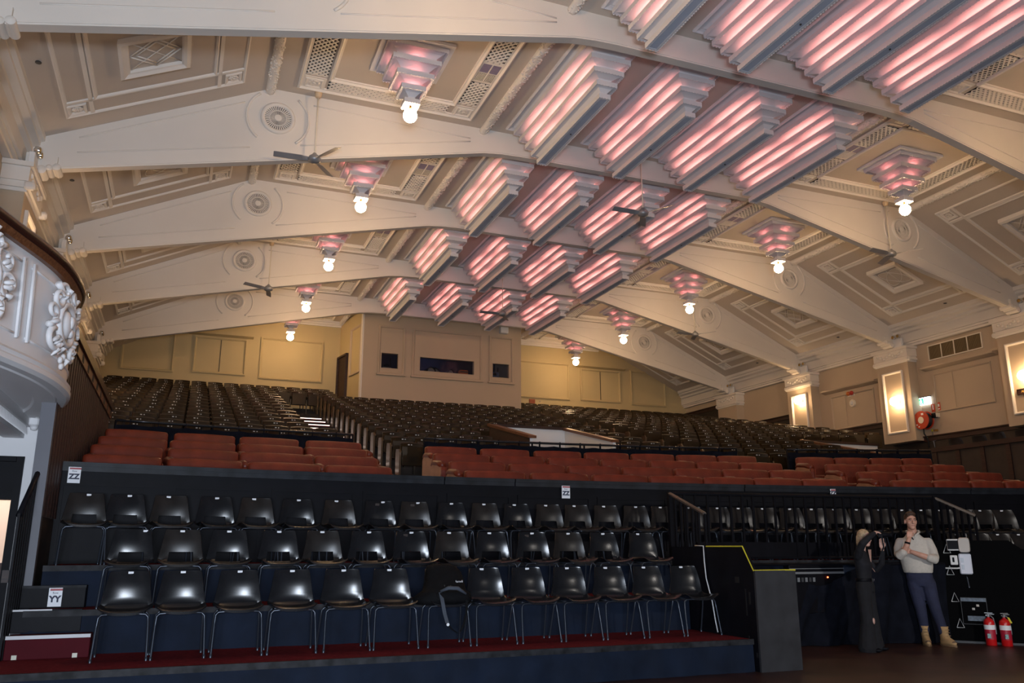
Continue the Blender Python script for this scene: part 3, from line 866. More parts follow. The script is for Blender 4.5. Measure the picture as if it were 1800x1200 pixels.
def shell_mesh(slot, mt):
    P = shell_grid(slot); m = MB(); th = .008
    nr, nc = len(P), len(P[0])
    hole = lambda i, j: slot and i in (6, 7) and 3 <= j <= 10
    V = [[Vector(p) for p in r] for r in P]
    Nn = [[None] * nc for _ in range(nr)]
    for i in range(nr):
        for j in range(nc):
            a = V[min(i + 1, nr - 1)][j] - V[max(i - 1, 0)][j]; b = V[i][min(j + 1, nc - 1)] - V[i][max(j - 1, 0)]
            Nn[i][j] = b.cross(a).normalized()
    top = [tuple(V[i][j]) for i in range(nr) for j in range(nc)]
    bot = [tuple(V[i][j] - Nn[i][j] * th) for i in range(nr) for j in range(nc)]
    n = nr * nc; F = []
    cells = {(i, j) for i in range(nr - 1) for j in range(nc - 1) if not hole(i, j)}
    for i, j in cells:
        q = (i * nc + j, i * nc + j + 1, (i + 1) * nc + j + 1, (i + 1) * nc + j)
        F.append(q); F.append(tuple(n + k for k in q[::-1]))
        for (di, dj), (e0, e1) in {(-1, 0): (0, 1), (0, 1): (1, 2), (1, 0): (2, 3), (0, -1): (3, 0)}.items():
            if (i + di, j + dj) not in cells: F.append((q[e0], n + q[e0], n + q[e1], q[e1]))
    m.add(top + bot, F)
    return m.mesh('seat_shell', mt, True, 50)


SH = {(0, 0): shell_mesh(False, BLACKP), (1, 0): shell_mesh(True, BLACKP), (1, 1): shell_mesh(True, BLACKP2), (0, 1): shell_mesh(False, BLACKP2)}


def leg_mesh(sx, sy):
    m = MB(); r = .0105
    yt, yb = (-.16, -.235) if sy < 0 else (.11, .215)
    m.tube([(sx * .10, yt, .418), (sx * .19, yt, .412), (sx * .215, yt - .004 * sy * 0, .385), (sx * .222, yt + (yb - yt) * .2, .30), (sx * .235, yb, .012)], r, 8)
    m.lathe([(r * 1.35, 0), (r * 1.35, .03), (r, .034)], 8, (sx * .236, yb, 0))
    return m.mesh('leg', STEELB, True, 50)


LEGS = [leg_mesh(sx, sy) for sx in (-1, 1) for sy in (-1, 1)]
m = MB(); m.tube([(-.19, -.16, .414), (.19, -.16, .414)], .009, 6); m.tube([(-.19, .11, .414), (.19, .11, .414)], .009, 6)
for sx in (-1, 1): m.tube([(sx * .18, -.16, .414), (sx * .18, .11, .414)], .009, 6)
UNDER = m.mesh('under_frame', STEELB, True)
m = MB(); m.box(-.024, .024, -.004, 0, -.011, .011); TAGM = m.mesh('number_tag', TAG)
m = MB(); m.box(-.028, .028, -.004, 0, -.018, .012); TAGD = m.mesh('brown_tag', mat('brown_tag', (.03, .016, .012), .5))


def chair(x, y, z, rz, slot, worn, label, group, tagx=0., dark=False):
    t = thing('plastic_chair', label, 'chair', (x, y, z), rz, group)
    link('seat_shell', SH[(int(slot), int(worn))], t)
    for me in LEGS: link('leg', me, t)
    link('under_frame', UNDER, t)
    link('number_tag', TAGM, t, (tagx, .231 - 1.2 * tagx * tagx, .783))
    if dark: link('brown_tag', TAGD, t, (tagx - .08, .215, .755))
    return t


rnd = random.Random(11)
R1 = [-.41, .09, .63, 1.16, 1.7, 2.22, 2.8, 3.33, 3.86, 4.39, 4.93, 5.47, 6.0]
R2 = [-.46, .05, .55, 1.1, 1.6, 2.12, 2.67, 3.18, 3.71, 4.27, 4.79, 5.3, 5.9]
R3 = [-1.0, -.57, -.09, .43, .91, 1.42, 1.97, 2.51, 3.0, 3.53, 4.03, 4.52, 5.02, 5.47, 5.94, 6.42, 6.88, 7.36, 7.81, 8.22, 8.64, 9.07, 9.48, 9.88, 10.28, 10.67, 11.04, 11.4, 11.76, 12.12, 12.46, 12.8]
R4 = [11.40, 11.75, 12.10, 12.45]
for i, x in enumerate(R1):
    chair(x, 9.14, Z1, rnd.uniform(-.04, .04), False, False, f'glossy black shell chair in the front row, {ordw(i)} from the side steps', 'front row of black chairs', rnd.uniform(-.02, .03))
for i, x in enumerate(R2):
    chair(x, 9.97, Z2, rnd.uniform(-.04, .04), i < 12, i % 3 == 1, f'black chair in the second row, {ordw(i)} from the side steps', 'second row of black chairs', .12 if i == 0 else rnd.uniform(-.03, .03), i in (6, 9))
for i, x in enumerate(R3):
    chair(x, yp(x) - .62, Z3, pslope(x) + rnd.uniform(-.04, .04), True, i % 2 == 0 or i > 12, f'black chair in the row below the parapet, {ordw(i)} from the slatted wall', 'top row of black chairs', .06 if i in (7, 8) else rnd.uniform(-.03, .03), i in (7, 8, 11))
for i, x in enumerate(R4):
    chair(x, yp(x) - 1.25, .79, pslope(x), True, True, f'dark chair back rising over the black partition, {ordw(i)} from the man', 'chairs behind the partition')

# ------------------------------------------------------------------ red leather two-seat sofas
def rbox(m, x0, x1, y0, y1, z0, z1, r=.05, crown=.0, n=6, mi=0, lean=0.):
    """soft box: superellipse sections lofted along x"""
    rs = []
    L = x1 - x0
    ts = [0, .015, .05, .12, .3, .5, .7, .88, .95, .985, 1]
    for t_ in ts:
        e = min(t_, 1 - t_) * L; k = 1 if e >= r else math.sqrt(max(0, 1 - (1 - e / r) ** 2)) * .9 + .1
        cy, cz = (y0 + y1) / 2, (z0 + z1) / 2; hy, hz_ = (y1 - y0) / 2 - r * (1 - k) * .6, (z1 - z0) / 2 - r * (1 - k) * .6
        hz_ += crown * math.sin(PI * t_)
        ring = []
        for q in range(20):
            a = 2 * PI * q / 20; c, s_ = math.cos(a), math.sin(a); p = .35
            yy = cy + hy * abs(c) ** p * (1 if c > 0 else -1); zz = cz + hz_ * abs(s_) ** p * (1 if s_ > 0 else -1)
            ring.append((x0 + L * t_, yy + lean * (zz - z0), zz))
        rs.append(ring)
    return m.rings(rs, mi)


m = MB(); rbox(m, -.48, .48, .20, .36, .30, .86, .06, .012, lean=.16); SOFB = m.mesh('backrest', LEATHER, True, 60)
m = MB(); rbox(m, -.46, .46, -.32, .24, .24, .44, .05); SOFS = m.mesh('seat_cushion', LEATHER, True, 60)
m = MB(); m.box(-.47, .47, -.28, .34, .02, .26); SOFBASE = m.mesh('base', PIPING)
m = MB()
m.prism([(-.30, .05), (-.32, .50), (-.28, .60), (-.20, .62), (.28, .66), (.34, .58), (.34, .05)], 'x', -.045, .045); SOFA_ = m.mesh('armrest', LEATHER, False)
m = MB(); m.tube([(0, -.30, .58), (0, -.1, .63), (0, .25, .67), (0, .30, .64)], .062, 10); m.tube([(.05, -.335, .1), (.05, -.345, .55)], .012, 6); SOFR = m.mesh('arm_roll', LEATHER, True)
m = MB(); m.prism([(-.30, .05), (-.32, .50), (-.28, .60), (-.20, .62), (.28, .66), (.34, .58), (.34, .05)], 'x', -.05, -.03); SOFT_ = m.mesh('arm_side', LEATHERT)
SX = {0: [(-1.19, -.24), (-.18, .8), (.87, 1.9), (1.96, 2.97), (4.13, 5.16), (5.24, 6.25), (6.32, 7.32), (7.35, 8.33), (8.34, 9.28), (9.29, 10.19), (10.2, 11.03), (11.89, 12.65), (12.67, 13.35), (13.37, 13.97), (13.99, 14.6)],
      1: [(-1.2, -.26), (-.2, .79), (.8, 1.9), (1.93, 2.95), (4.15, 5.17), (5.22, 6.26), (6.31, 7.29), (7.34, 8.32), (8.36, 9.28), (9.3, 10.21), (10.23, 11.08), (11.99, 12.73), (12.75, 13.45), (13.47, 14.13), (14.15, 14.8)],
      2: [(-1.2, -.23), (-.2, .79), (.84, 1.87), (1.91, 2.95), (4.14, 5.21), (5.24, 6.25), (6.33, 7.34), (7.39, 8.33), (8.39, 9.33), (9.35, 10.22), (10.26, 11.14), (12.05, 12.85), (12.88, 13.59), (13.59, 14.22), (14.23, 14.88)],
      3: [(-1.19, -.25), (-.16, .82), (.89, 1.9), (2.02, 3.03), (4.24, 5.26), (5.34, 6.34), (6.44, 7.43), (7.5, 8.45), (8.5, 9.43), (9.48, 10.35), (10.38, 11.22), (12.1, 12.9), (12.92, 13.66), (13.69, 14.35), (14.37, 14.99)]}
for i in range(4):
    for q, (a, b) in enumerate(SX[i]):
        x = (a + b) / 2; rz = pslope(x); wd = (b - a) / math.cos(rz)
        if q < 4: blk, kk = 'block beside the slatted wall', q
        elif q < 11: blk, kk = 'middle block', q - 4
        else: blk, kk = 'hose reel side block', q - 11
        t = thing('leather_loveseat', f'red leather loveseat, {ORD[i]} row behind the parapet, {blk}, {ORD[kk]} along', 'sofa', (x, yp(x) + .75 + .92 * i - .30, 1.70 + .23 * i), rz, 'red leather seats behind the parapet')
        f = wd / .96
        for nm, me in (('backrest', SOFB), ('seat_cushion', SOFS), ('base', SOFBASE)):
            o = link(nm, me, t); o.scale = (f, 1, 1)
        for sx in (-1, 1):
            if sx > 0 and not (q in (3, 10)) and q != len(SX[i]) - 1: continue
            ar = link('armrest', SOFA_, t, (sx * wd / 2, 0, 0)); link('arm_roll', SOFR, ar)
            if q in (4, 11) and sx < 0: link('arm_side', SOFT_, ar)['label'] = 'tan leather outer side'
            if q == 3 and sx > 0: o = link('arm_side', SOFT_, ar); o.scale = (-1, 1, 1)

# ------------------------------------------------------------------ guard rails with black cloth behind the red rows
def guard_rail(x0, x1, label, posts):
    xm = (x0 + x1) / 2; L = (xm, yp(xm) + 4.3, 2.64)
    t = thing('guard_rail', label, 'railing', L)
    fn = lambda x: yp(x) + 4.3
    n = max(6, int((x1 - x0) / .5))
    def lc(p): return (p[0] - L[0], p[1] - L[1], p[2] - L[2])
    m = MB(); m.tube([lc((x0 + (x1 - x0) * i / n, fn(x0 + (x1 - x0) * i / n), 3.50)) for i in range(n + 1)], .024, 8); m.obj('top_rail', mat('rail_black_gloss', (.03, .03, .034), .25, metal=.4), t, True)
    for i in range(posts):
        x = x0 + (x1 - x0) * i / (posts - 1)
        m = MB(); m.tube([lc((x, fn(x), 2.60)), lc((x, fn(x), 3.50))], .02, 8); m.obj('post', BLK, t, True)
    N = int((x1 - x0) * 14); P = [[], [], []]
    for i in range(N + 1):
        x = x0 + (x1 - x0) * i / N; sag = .022 * abs(math.sin(x * PI / .45))
        wv = .012 * math.sin(x * 19)
        P[0].append(lc((x, fn(x) - .02, 3.44 - sag))); P[1].append(lc((x, fn(x) - .022 + wv, 3.2))); P[2].append(lc((x, fn(x) - .02 + wv * 1.6, 2.66)))
    m = MB(); m.grid(P); m.obj('hung_cloth', BLKD, t, True)
    for i in range(int((x1 - x0) / .45)):
        x = x0 + .45 * (i + .5)
        m = MB(); m.box(*[q for pr in zip(lc((x - .006, fn(x) - .03, 3.42)), lc((x + .006, fn(x) + .03, 3.53))) for q in pr]); m.obj('cloth_tie', BLKD, t)


guard_rail(-1.16, 2.99, 'black rail hung with cloth behind the red seats beside the slatted wall', 4)
guard_rail(4.42, 11.35, 'long black rail hung with cloth behind the middle red seats', 7)
guard_rail(12.5, 15.7, 'black rail hung with cloth behind the hose reel side red seats', 4)

# ------------------------------------------------------------------ lit aisle steps
for a_, (xa, xb, nm) in enumerate(((3.16, 4.04, 'aisle near the booth door'), (11.3, 12.05, 'aisle on the hose reel side'))):
    for j in range(0, 14 if a_ == 0 else 17):
        x = (xa + xb) / 2
        if a_ == 1 and yrow(j, x) > 28.3: continue
        y = yrow(j, x) - .50
        t = thing('aisle_step', f'carpeted step with a lit white nosing, {nm}, {ordw(j)} step up', 'step', (x, y, zrow(j) - .12), pslope(x) * (1 - j / 16), 'lit aisle steps')
        m = MB(); m.box(-(xb - xa) / 2, (xb - xa) / 2, -.36, .03, -.1, .01); m.obj('tread', CARPETD, t)
        m = MB(); m.box(-(xb - xa) / 2 + .02, (xb - xa) / 2 - .02, -.365, -.33, .010, .016); m.box(-(xb - xa) / 2 + .02, (xb - xa) / 2 - .02, -.368, -.362, -.006, .016)
        m.obj('nosing_strip', STEPL if a_ == 0 else mat('pale_nosing', (.6, .52, .45), .5), t)
for q, (y, z) in enumerate(((14.6, 2.18), (15.6, 2.50))):
    t = thing('aisle_step', f'lit step between the red seat blocks, {("lower", "upper")[q]} one', 'step', (3.58, y, z), 0, 'lit aisle steps')
    m = MB(); m.box(-.5, .5, -.1, .5, -.2, .0); m.obj('tread', CARPETD, t)
    m = MB(); m.box(-.5, .5, -.105, -.06, 0, .006); m.box(-.5, .5, -.108, -.102, -.012, .006); m.obj('nosing_strip', STEPL, t)

# ------------------------------------------------------------------ tip-up theatre seats
m = MB()
P = []
for i in range(7):
    u = -1 + 2 * i / 6
    P.append([(u * .245, .05 - .035 * u * u + .02, .36), (u * .245, .05 - .035 * u * u - .02, .36), (u * .24, .09 - .035 * u * u - .02, .84 - .02 * u * u), (u * .24, .09 - .035 * u * u + .02, .86 - .02 * u * u)])
m.rings(P); TS_B = m.mesh('backrest', SEATV, True, 40)
m = MB(); m.rings([[(-.225, -.10, z), (.225, -.10, z), (.225, -.02, z), (-.225, -.02, z)] for z in (.36, .40, .72, .74)]); TS_S = m.mesh('tipped_seat', SEATV, True, 40)
m = MB(); m.prism([(-.20, .60), (-.18, .64), (.10, .66), (.10, .60), (.02, .56), (.0, .02), (.06, 0), (-.12, 0), (-.07, .03), (-.08, .54)], 'x', -.285, -.255); TS_A = m.mesh('stanchion', SEATS)
m = MB(); m.box(-.018, .018, -.0, .006, -.01, .01); TS_T = m.mesh('number_plate', mat('seat_number_plate', (.55, .55, .55), .5, var=0))
m = MB(); m.prism([(-.22, .0), (-.22, .60), (-.16, .68), (.08, .70), (.12, .62), (.10, .0)], 'x', -.02, .02); TS_E = m.mesh('end_panel', WOODE)
blocks = [(-2.75, 3.08, 'block by the slatted wall'), (4.12, 11.25, 'middle block'), (12.1, 20.2, 'hose reel side block')]
seats = []
for j in range(17):
    for bi, (xa, xb, bn) in enumerate(blocks):
        xs_ = []; x = xa + .27
        if bi == 0 and j >= 14: xb = 4.95
        while x < xb - .2:
            y = yrow(j, x)
            ok = True
            if x < -1.15 and y < 16.95: ok = False
            if 6.85 < x < 9.55 and 16.2 < y < 20.0: ok = False
            if 4.9 < x < 11.95 and y > 28.55: ok = False
            if x > 15.75 and y < 18.95: ok = False
            if x > 20.25 or (x > 18.5 and y < 17.2): ok = False
            if ok: xs_.append((x, y))
            x += .54 * math.cos(math.atan(2 * ky(j) * (x - 4.2)))
        for n, (x, y) in enumerate(xs_):
            seats.append((y * .93 + x * .366, j, bi, n, x, y, n == 0, n == len(xs_) - 1))
# what the photograph shows largest: the nearest 300 as single seats, the rest as one mass
seats.sort()
far = MB()
fseat = [(MS.vertices, MS.polygons, mi) for MS, mi in ((TS_B, 0), (TS_S, 0), (TS_A, 1))]
for i, (d, j, bi, n, x, y, e0, e1) in enumerate(seats):
    rz = math.atan(-2 * ky(j) * (x - 4.2)); z = zrow(j)
    if i < 300:
        t = thing('theatre_seat', f'dark tip-up theatre seat, {blocks[bi][2]}, {ORD[j]} row up, {ordw(n)} along', 'seat', (x, y, z), rz, 'dark tip-up seats on the terrace')
        link('backrest', TS_B, t); link('tipped_seat', TS_S, t); link('stanchion', TS_A, t); ox = rnd.uniform(-.06, .06); link('number_plate', TS_T, t, (ox - .03, .055, .80)); link('number_plate', TS_T, t, (ox + .03, .055, .80)).scale = (.6, 1, 1)
        if bi > 0 and e0: link('end_panel', TS_E, t, (-.30, 0, 0))
        if bi < 1 and e1: link('end_panel', TS_E, t, (.30, 0, 0))
    else:
        c, s_ = math.cos(rz), math.sin(rz)
        for vs, ps, mi in fseat:
            far.add([(x + c * v.co.x - s_ * v.co.y, y + s_ * v.co.x + c * v.co.y, z + v.co.z) for v in vs], [tuple(p.vertices) for p in ps], mi)
        ox = rnd.uniform(-.06, .06)
        for q0, q1 in ((-.05, -.015), (.02, .038)):
            P = [(ox + q0, .052, .79), (ox + q1, .052, .79), (ox + q1, .052, .81), (ox + q0, .052, .81)]
            far.add([(x + c * p[0] - s_ * p[1], y + s_ * p[0] + c * p[1], z + p[2]) for p in P], [(0, 1, 2, 3)], 2)
        for e, sx in ((e0 and bi > 0, -1), (e1 and bi < 1, 1)):
            if e: far.add([(x + c * (v.co.x + sx * .3) - s_ * v.co.y, y + s_ * (v.co.x + sx * .3) + c * v.co.y, z + v.co.z) for v in TS_E.vertices], [tuple(p.vertices) for p in TS_E.polygons], 3)
o = stuff(far.obj('distant_seating', [SEATV, SEATS, mat('seat_number_plate', (.55, .55, .55)), WOODE], None, True, 40))
o['label'] = 'mass of dark theatre seats filling the upper terrace rows'; o['category'] = 'seats'

# ------------------------------------------------------------------ stair wells in the terrace
def stair_well(x0, x1, ya, yb, za, zb_, label, right=True):
    t = thing('stairwell', label, 'stairwell', ((x0 + x1) / 2, ya, 2.6)); L = t.location
    lc = lambda p: (p[0] - L[0], p[1] - L[1], p[2] - L[2])
    def wall_(xa, xb, nm='side_wall'):
        m = MB(); poly = [(ya, 2.5), (ya, za - .06), (yb, zb_ - .06), (yb, 2.5)]
        m.rings([[lc((xa, y, z)) for y, z in poly], [lc((xb, y, z)) for y, z in poly]]); m.obj(nm, [WHITE], t)
        m = MB(); cap = [(ya - .05, za - .06), (ya - .05, za), (yb + .06, zb_ + .01), (yb + .06, zb_ - .06)]
        m.rings([[lc((xa - .06, y, z)) for y, z in cap], [lc((xb + .06, y, z)) for y, z in cap]]); m.obj('handrail', WOODB, t)
    wall_(x0 - .08, x0)
    if right: wall_(x1, x1 + .08)
    m = MB(); m.box(*[q for pr in zip(lc((x0, yb, 2.5)), lc((x1, yb + .08, zb_ - .06))) for q in pr]); m.obj('end_wall', WHITE, t)
    m = MB(); m.box(*[q for pr in zip(lc((x0 - .05, yb - .04, zb_ - .07)), lc((x1 + .05, yb + .14, zb_))) for q in pr]); m.obj('end_rail', DADO, t)
    for xa in ([x0 - .10] + ([x1 + .08] if right else [])):
        m = MB(); poly = [(ya, 2.5), (ya, za - .06), (yb, zb_ - .06), (yb, 2.5)]
        m.rings([[lc((xa, y, z)) for y, z in poly], [lc((xa + .02, y, z)) for y, z in poly]]); m.obj('outer_board', DADO, t)


stair_well(7.2, 9.2, 17.0, 19.6, 3.80, 4.42, 'white-walled stairwell with brown sloping handrails amid the terrace seats')
stair_well(16.1, 18.7, 15.9, 18.5, 3.66, 4.30, 'white stairwell with one brown sloping rail under the hose reel wall', False)

# ------------------------------------------------------------------ gallery side walls: slats on one side, panels on the other
XS = -1.35
t = struct(MB().box(XS - .10, XS - .03, 10.15, 16.7, 0, 3.78).obj('wall_slatted', DADOD))
y = 10.22; i = 0
while y < 16.66:
    m = MB(); w_ = .13
    m.prism([(XS - .03, y), (XS, y + .02), (XS, y + w_ - .02), (XS - .03, y + w_)], 'z', 1.7, 3.70, 0); m.obj('slat', DADO, t)
    m = MB(); m.box(XS - .05, XS - .004, y + w_ + .02, y + w_ + .055, 1.7, 3.70); m.obj('batten', DADO, t)
    y += .215
m = MB(); m.box(XS - .13, XS + .05, 10.12, 16.75, 3.80, 3.92); m.obj('wall_cap', mat('dark_varnish', (.035, .012, .008), .25), t)
m = MB(); m.box(XS - .10, XS + .02, 10.15, 16.72, 3.66, 3.80); m.obj('frieze', WOODB, t)
m = MB(); m.box(XS - .14, XS, 10.05, 10.16, 0, 3.75); m.obj('end_post', mat('post_grey', (.10, .10, .12), .5), t)
for q in range(9):
    m = MB(); m.box(XS + .02, XS + .024, 10.9 + q * .68, 11.06 + q * .68, 3.68, 3.77); m.obj('vent_slot', HOLE, t)
XG = 18.8
t = struct(MB().box(XG, XG + .08, 9.0, 16.7, 0, 3.92).obj('wall_gallery', DADOD))
for q in range(11):
    y = 16.62 - q * .72
    m = MB(); m.box(XG - .03, XG, y - .06, y + .06, 1.5, 3.86); m.obj('stile', DADO, t)
m = MB(); m.box(XG - .06, XG + .14, 9.0, 16.75, 3.86, 3.98); m.obj('cap_rail', DADO, t)
m = MB(); m.box(XG + .08, XR, 9.0, 16.7, 3.35, 3.40); struct(m.obj('gallery_floor', DECK))
for q in range(6):
    yy = 16.2 - q * .62
    chair(19.25 + (q % 2) * .12, yy, 3.40, PI * .55, q % 2 == 0, True, f'black chair back peeping over the panelled gallery wall, {ORD[q]} from the hose reel', 'chairs on the side gallery')
m = MB(); m.box(XL, XS - .1, 11.8, 16.7, 3.0, 3.05); m.box(XL, -2.05, 6.0, 11.8, 3.0, 3.05); struct(m.obj('gallery_floor', DECK))

# ------------------------------------------------------------------ bow-fronted balcony box
PLAN = [(-1.98, 6.3), (-1.86, 6.8), (-1.70, 7.35), (-1.535, 7.92), (-1.39, 8.4), (-1.285, 8.87), (-1.235, 9.4), (-1.245, 9.93), (-1.38, 10.62), (-1.58, 11.2), (-1.80, 11.72)]


def cat(pts, n=6):
    out = []
    for i in range(len(pts) - 1):
        p0, p1, p2, p3 = pts[max(i - 1, 0)], pts[i], pts[i + 1], pts[min(i + 2, len(pts) - 1)]
        for k in range(n):
            t_ = k / n
            out.append(tuple(.5 * (2 * b + (c - a) * t_ + (2 * a - 5 * b + 4 * c - d) * t_ ** 2 + (3 * b - a - 3 * c + d) * t_ ** 3) for a, b, c, d in zip(p0, p1, p2, p3)))
    return out + [pts[-1]]


CP = cat(PLAN, 6)


def cnorm(i):
    a, b = CP[max(i - 1, 0)], CP[min(i + 1, len(CP) - 1)]
    tx, ty = b[0] - a[0], b[1] - a[1]; l = math.hypot(tx, ty)
    return ty / l, -tx / l


def sweep(m, prof, i0=0, i1=None, mi=0):
    i1 = len(CP) - 1 if i1 is None else i1
    rs = []
    for i in range(i0, i1 + 1):
        nx, ny = cnorm(i)
        rs.append([(CP[i][0] + nx * d, CP[i][1] + ny * d, z) for d, z in prof])
    return m.rings(rs, mi)


CLEN = [0]
for i in range(1, len(CP)): CLEN.append(CLEN[-1] + math.dist(CP[i], CP[i - 1]))


def on_front(s_, z, d):
    s_ = min(max(s_, 0), CLEN[-1] - 1e-6)
    i = max(k for k in range(len(CP)) if CLEN[k] <= s_); i = min(i, len(CP) - 2)
    f = (s_ - CLEN[i]) / (CLEN[i + 1] - CLEN[i]); nx, ny = cnorm(i); nx2, ny2 = cnorm(i + 1)
    nx, ny = nx + (nx2 - nx) * f, ny + (ny2 - ny) * f
    return (CP[i][0] + (CP[i + 1][0] - CP[i][0]) * f + nx * d, CP[i][1] + (CP[i + 1][1] - CP[i][1]) * f + ny * d, z)


bal = thing('balcony_box', 'white bow-fronted balcony box with plaster cartouches and a dark handrail', 'balcony', (0, 0, 0))
ZB0, ZB1 = 2.93, 4.06
m = MB(); sweep(m, [(-.08, ZB0), (0, ZB0), (-.02, ZB0 + .2), (-.05, ZB1 - .06), (-.12, ZB1 - .06)]); m.obj('front_panel', BLUEW, bal, True, 40)
m = MB(); sweep(m, [(-.09, ZB0 - .02), (.0, ZB0 - .02), (.035, ZB0 + .01), (.035, ZB0 + .05), (.015, ZB0 + .07), (.03, ZB0 + .10), (.0, ZB0 + .13), (-.09, ZB0 + .13)]); m.obj('bottom_moulding', BLUEW, bal, True, 35)
m = MB(); sweep(m, [(-.2, ZB1 - .02), (.03, ZB1 - .02), (.055, ZB1 + .01), (.055, ZB1 + .05), (.02, ZB1 + .085), (-.2, ZB1 + .085)]); m.obj('handrail', mat('dark_varnish', (.035, .012, .008), .25), bal, True, 40)
m = MB(); sweep(m, [(-.12, ZB1 - .08), (.0, ZB1 - .08), (.025, ZB1 - .02), (-.12, ZB1 - .02)]); m.obj('rail_moulding', WOODB, bal, True, 40)
m = MB()
top_ = [(p[0] - .05 * cnorm(i)[0], p[1] - .05 * cnorm(i)[1]) for i, p in enumerate(CP)]
poly = top_ + [(-3.0, 11.8), (-3.0, 6.2)]
m.prism(poly, 'z', ZB0 - .01, ZB0 + .05); m.obj('soffit', BLUEW, bal)
m = MB(); sweep(m, [(-.30, ZB0 - .035), (-.10, ZB0 - .035), (-.08, ZB0 - .01), (-.32, ZB0 - .01)]); m.obj('soffit_moulding', BLUEW, bal, True, 40)
Sof = lambda yq: min(range(len(CP)), key=lambda i: abs(CP[i][1] - yq))
SA = lambda yq: next(CLEN[i] + (yq - CP[i][1]) / (CP[i + 1][1] - CP[i][1]) * (CLEN[i + 1] - CLEN[i]) for i in range(len(CP) - 1) if CP[i][1] <= yq <= CP[i + 1][1])
bays = [(SA(6.40), SA(8.12)), (SA(8.30), SA(10.95)), (SA(11.08), SA(11.66))]
for s0, s1 in bays:
    m = MB(); N = 14
    for z in (3.20, 3.86):
        m.tube([on_front(s0 + (s1 - s0) * i / N, z, -.015 - (z - 3.1) * .03) for i in range(N + 1)], .012, 6)
    m.obj('panel_line', BLUEW, bal, True)
    for s_ in (s0, s1):
        m = MB(); m.tube([on_front(s_, 3.16, .0), on_front(s_, 3.90, -.025)], .016, 6); m.tube([on_front(s_ + .03, 3.18, .0), on_front(s_ + .03, 3.88, -.025)], .010, 6); m.obj('panel_bead', BLUEW, bal, True)


def cartouche(sc, sz, us):
    m = MB(); P = lambda du, dz, d=.03: on_front(sc + du * us, sz + dz, d - .012)
    n = 20
    m.tube([P(.20 * math.cos(a), .20 * math.sin(a), .05) for a in [2 * PI * i / n for i in range(n + 1)]], .032, 8)
    m.ball(P(0, 0, .03), (.07, .15, .15), 10, 8)
    m.ball(P(0, .03, .09), (.03, .05, .07), 8, 6); m.ball(P(.04, -.07, .08), (.03, .06, .05), 8, 6)
    rnd = random.Random(int(sc * 10))
    def scroll(u0, v0, r, turn, dirn, a0, th=.03):
        pts = []; rad = []
        for i in range(22):
            f = i / 21; a = a0 + dirn * turn * f; rr = r * (1 - .8 * f)
            pts.append(P(u0 + rr * math.cos(a), v0 + rr * math.sin(a), .03 + .05 * f)); rad.append(th * (1 - .45 * f))
        m.tube(pts, rad, 7)
    for sg in (-1, 1):
        scroll(sg * .26, .20, .13, 7.5, sg, PI / 2 if sg > 0 else PI / 2, .034)
        scroll(sg * .34, .02, .12, 7.0, -sg, -PI / 2, .030)
        scroll(sg * .22, -.22, .12, 7.5, -sg, PI / 2, .032)
        scroll(sg * .12, .30, .09, 6.0, sg, 0 if sg > 0 else PI, .026)
        for i in range(9):       # acanthus leaves
            a = rnd.uniform(-1.4, 1.4); r0 = rnd.uniform(.22, .34)
            u, v = sg * r0 * math.cos(a), r0 * math.sin(a)
            l = rnd.uniform(.07, .13)
            m.tube([P(u, v, .03), P(u + sg * l * .5 * math.cos(a), v + l * .5 * math.sin(a) + .02, .075), P(u + sg * l * math.cos(a), v + l * math.sin(a), .03)], [.012, .028, .006], 6)
    for i in range(4):
        m.ball(P(rnd.uniform(-.06, .06), -.26 - .05 * i, .04), (.025, .04, .04), 7, 5)
    for i in range(3): m.tube([P((i - 1) * .05, .22, .05), P((i - 1) * .10, .36 - abs(i - 1) * .03, .03)], [.028, .012], 6)
    return m


for sc_, us_ in ((SA(7.42), 1.2), (SA(9.08), 1.35)):
    cartouche(sc_, 3.53, us_).obj('cartouche', BLUEW, bal, True)
# white wall below it with a doorway, and a deep bracket with egg-and-dart edging
YW = 11.5
m = MB()
m.box(-1.80, -1.44, YW, YW + .15, 0, 3.0); m.box(XL, -3.3, YW, YW + .15, 0, 3.0); m.box(-3.3, -1.80, YW, YW + .15, 2.42, 3.0)
wd_ = struct(m.obj('wall_doorway', BLUEW))
m = MB()
m.box(-1.88, -1.80, YW - .04, YW + .17, .3, 2.44); m.box(-3.3, -1.885, YW - .04, YW + .17, 2.38, 2.44); m.box(-3.3, -1.88, YW - .03, YW + .17, 1.93, 2.0); m.obj('door_frame', BLK, wd_)
m = MB(); m.box(-3.3, -1.88, YW + .04, YW + .08, 2.0, 2.38); m.obj('door_transom', BLK, wd_)
m = MB(); m.box(-1.86, -1.66, YW - .06, YW, .98, 1.12); m.obj('dado_block', DADO, wd_)
m = MB(); m.box(-2.06, -1.84, 6.4, YW - .02, 2.66, 2.80); m.box(-2.06, -1.79, 6.4, YW, 2.80, ZB0 - .01)
brk = m.obj('bracket_beam', BLUEW, bal)
m = MB()
for i in range(46):
    y = 8.5 + i * .063
    m.tube([(-1.825, y - .022, 2.81), (-1.81, y, 2.70), (-1.825, y + .022, 2.81)], .010, 5)
m.obj('dart_edging', BLUEW, brk)
t = tag(MB().bbox(-1.80, -1.68, YW - .16, YW, 2.80, 2.91, .02).obj('soffit_bracket', BLUEW), 'small rounded plaster block where the balcony meets the doorway wall', 'bracket')
m = MB(); m.lathe([(.05, 0), (.035, -.04), (.01, -.05)], 10, (-1.74, YW - .08, 2.80)); m.obj('finial', BLUEW, t, True)
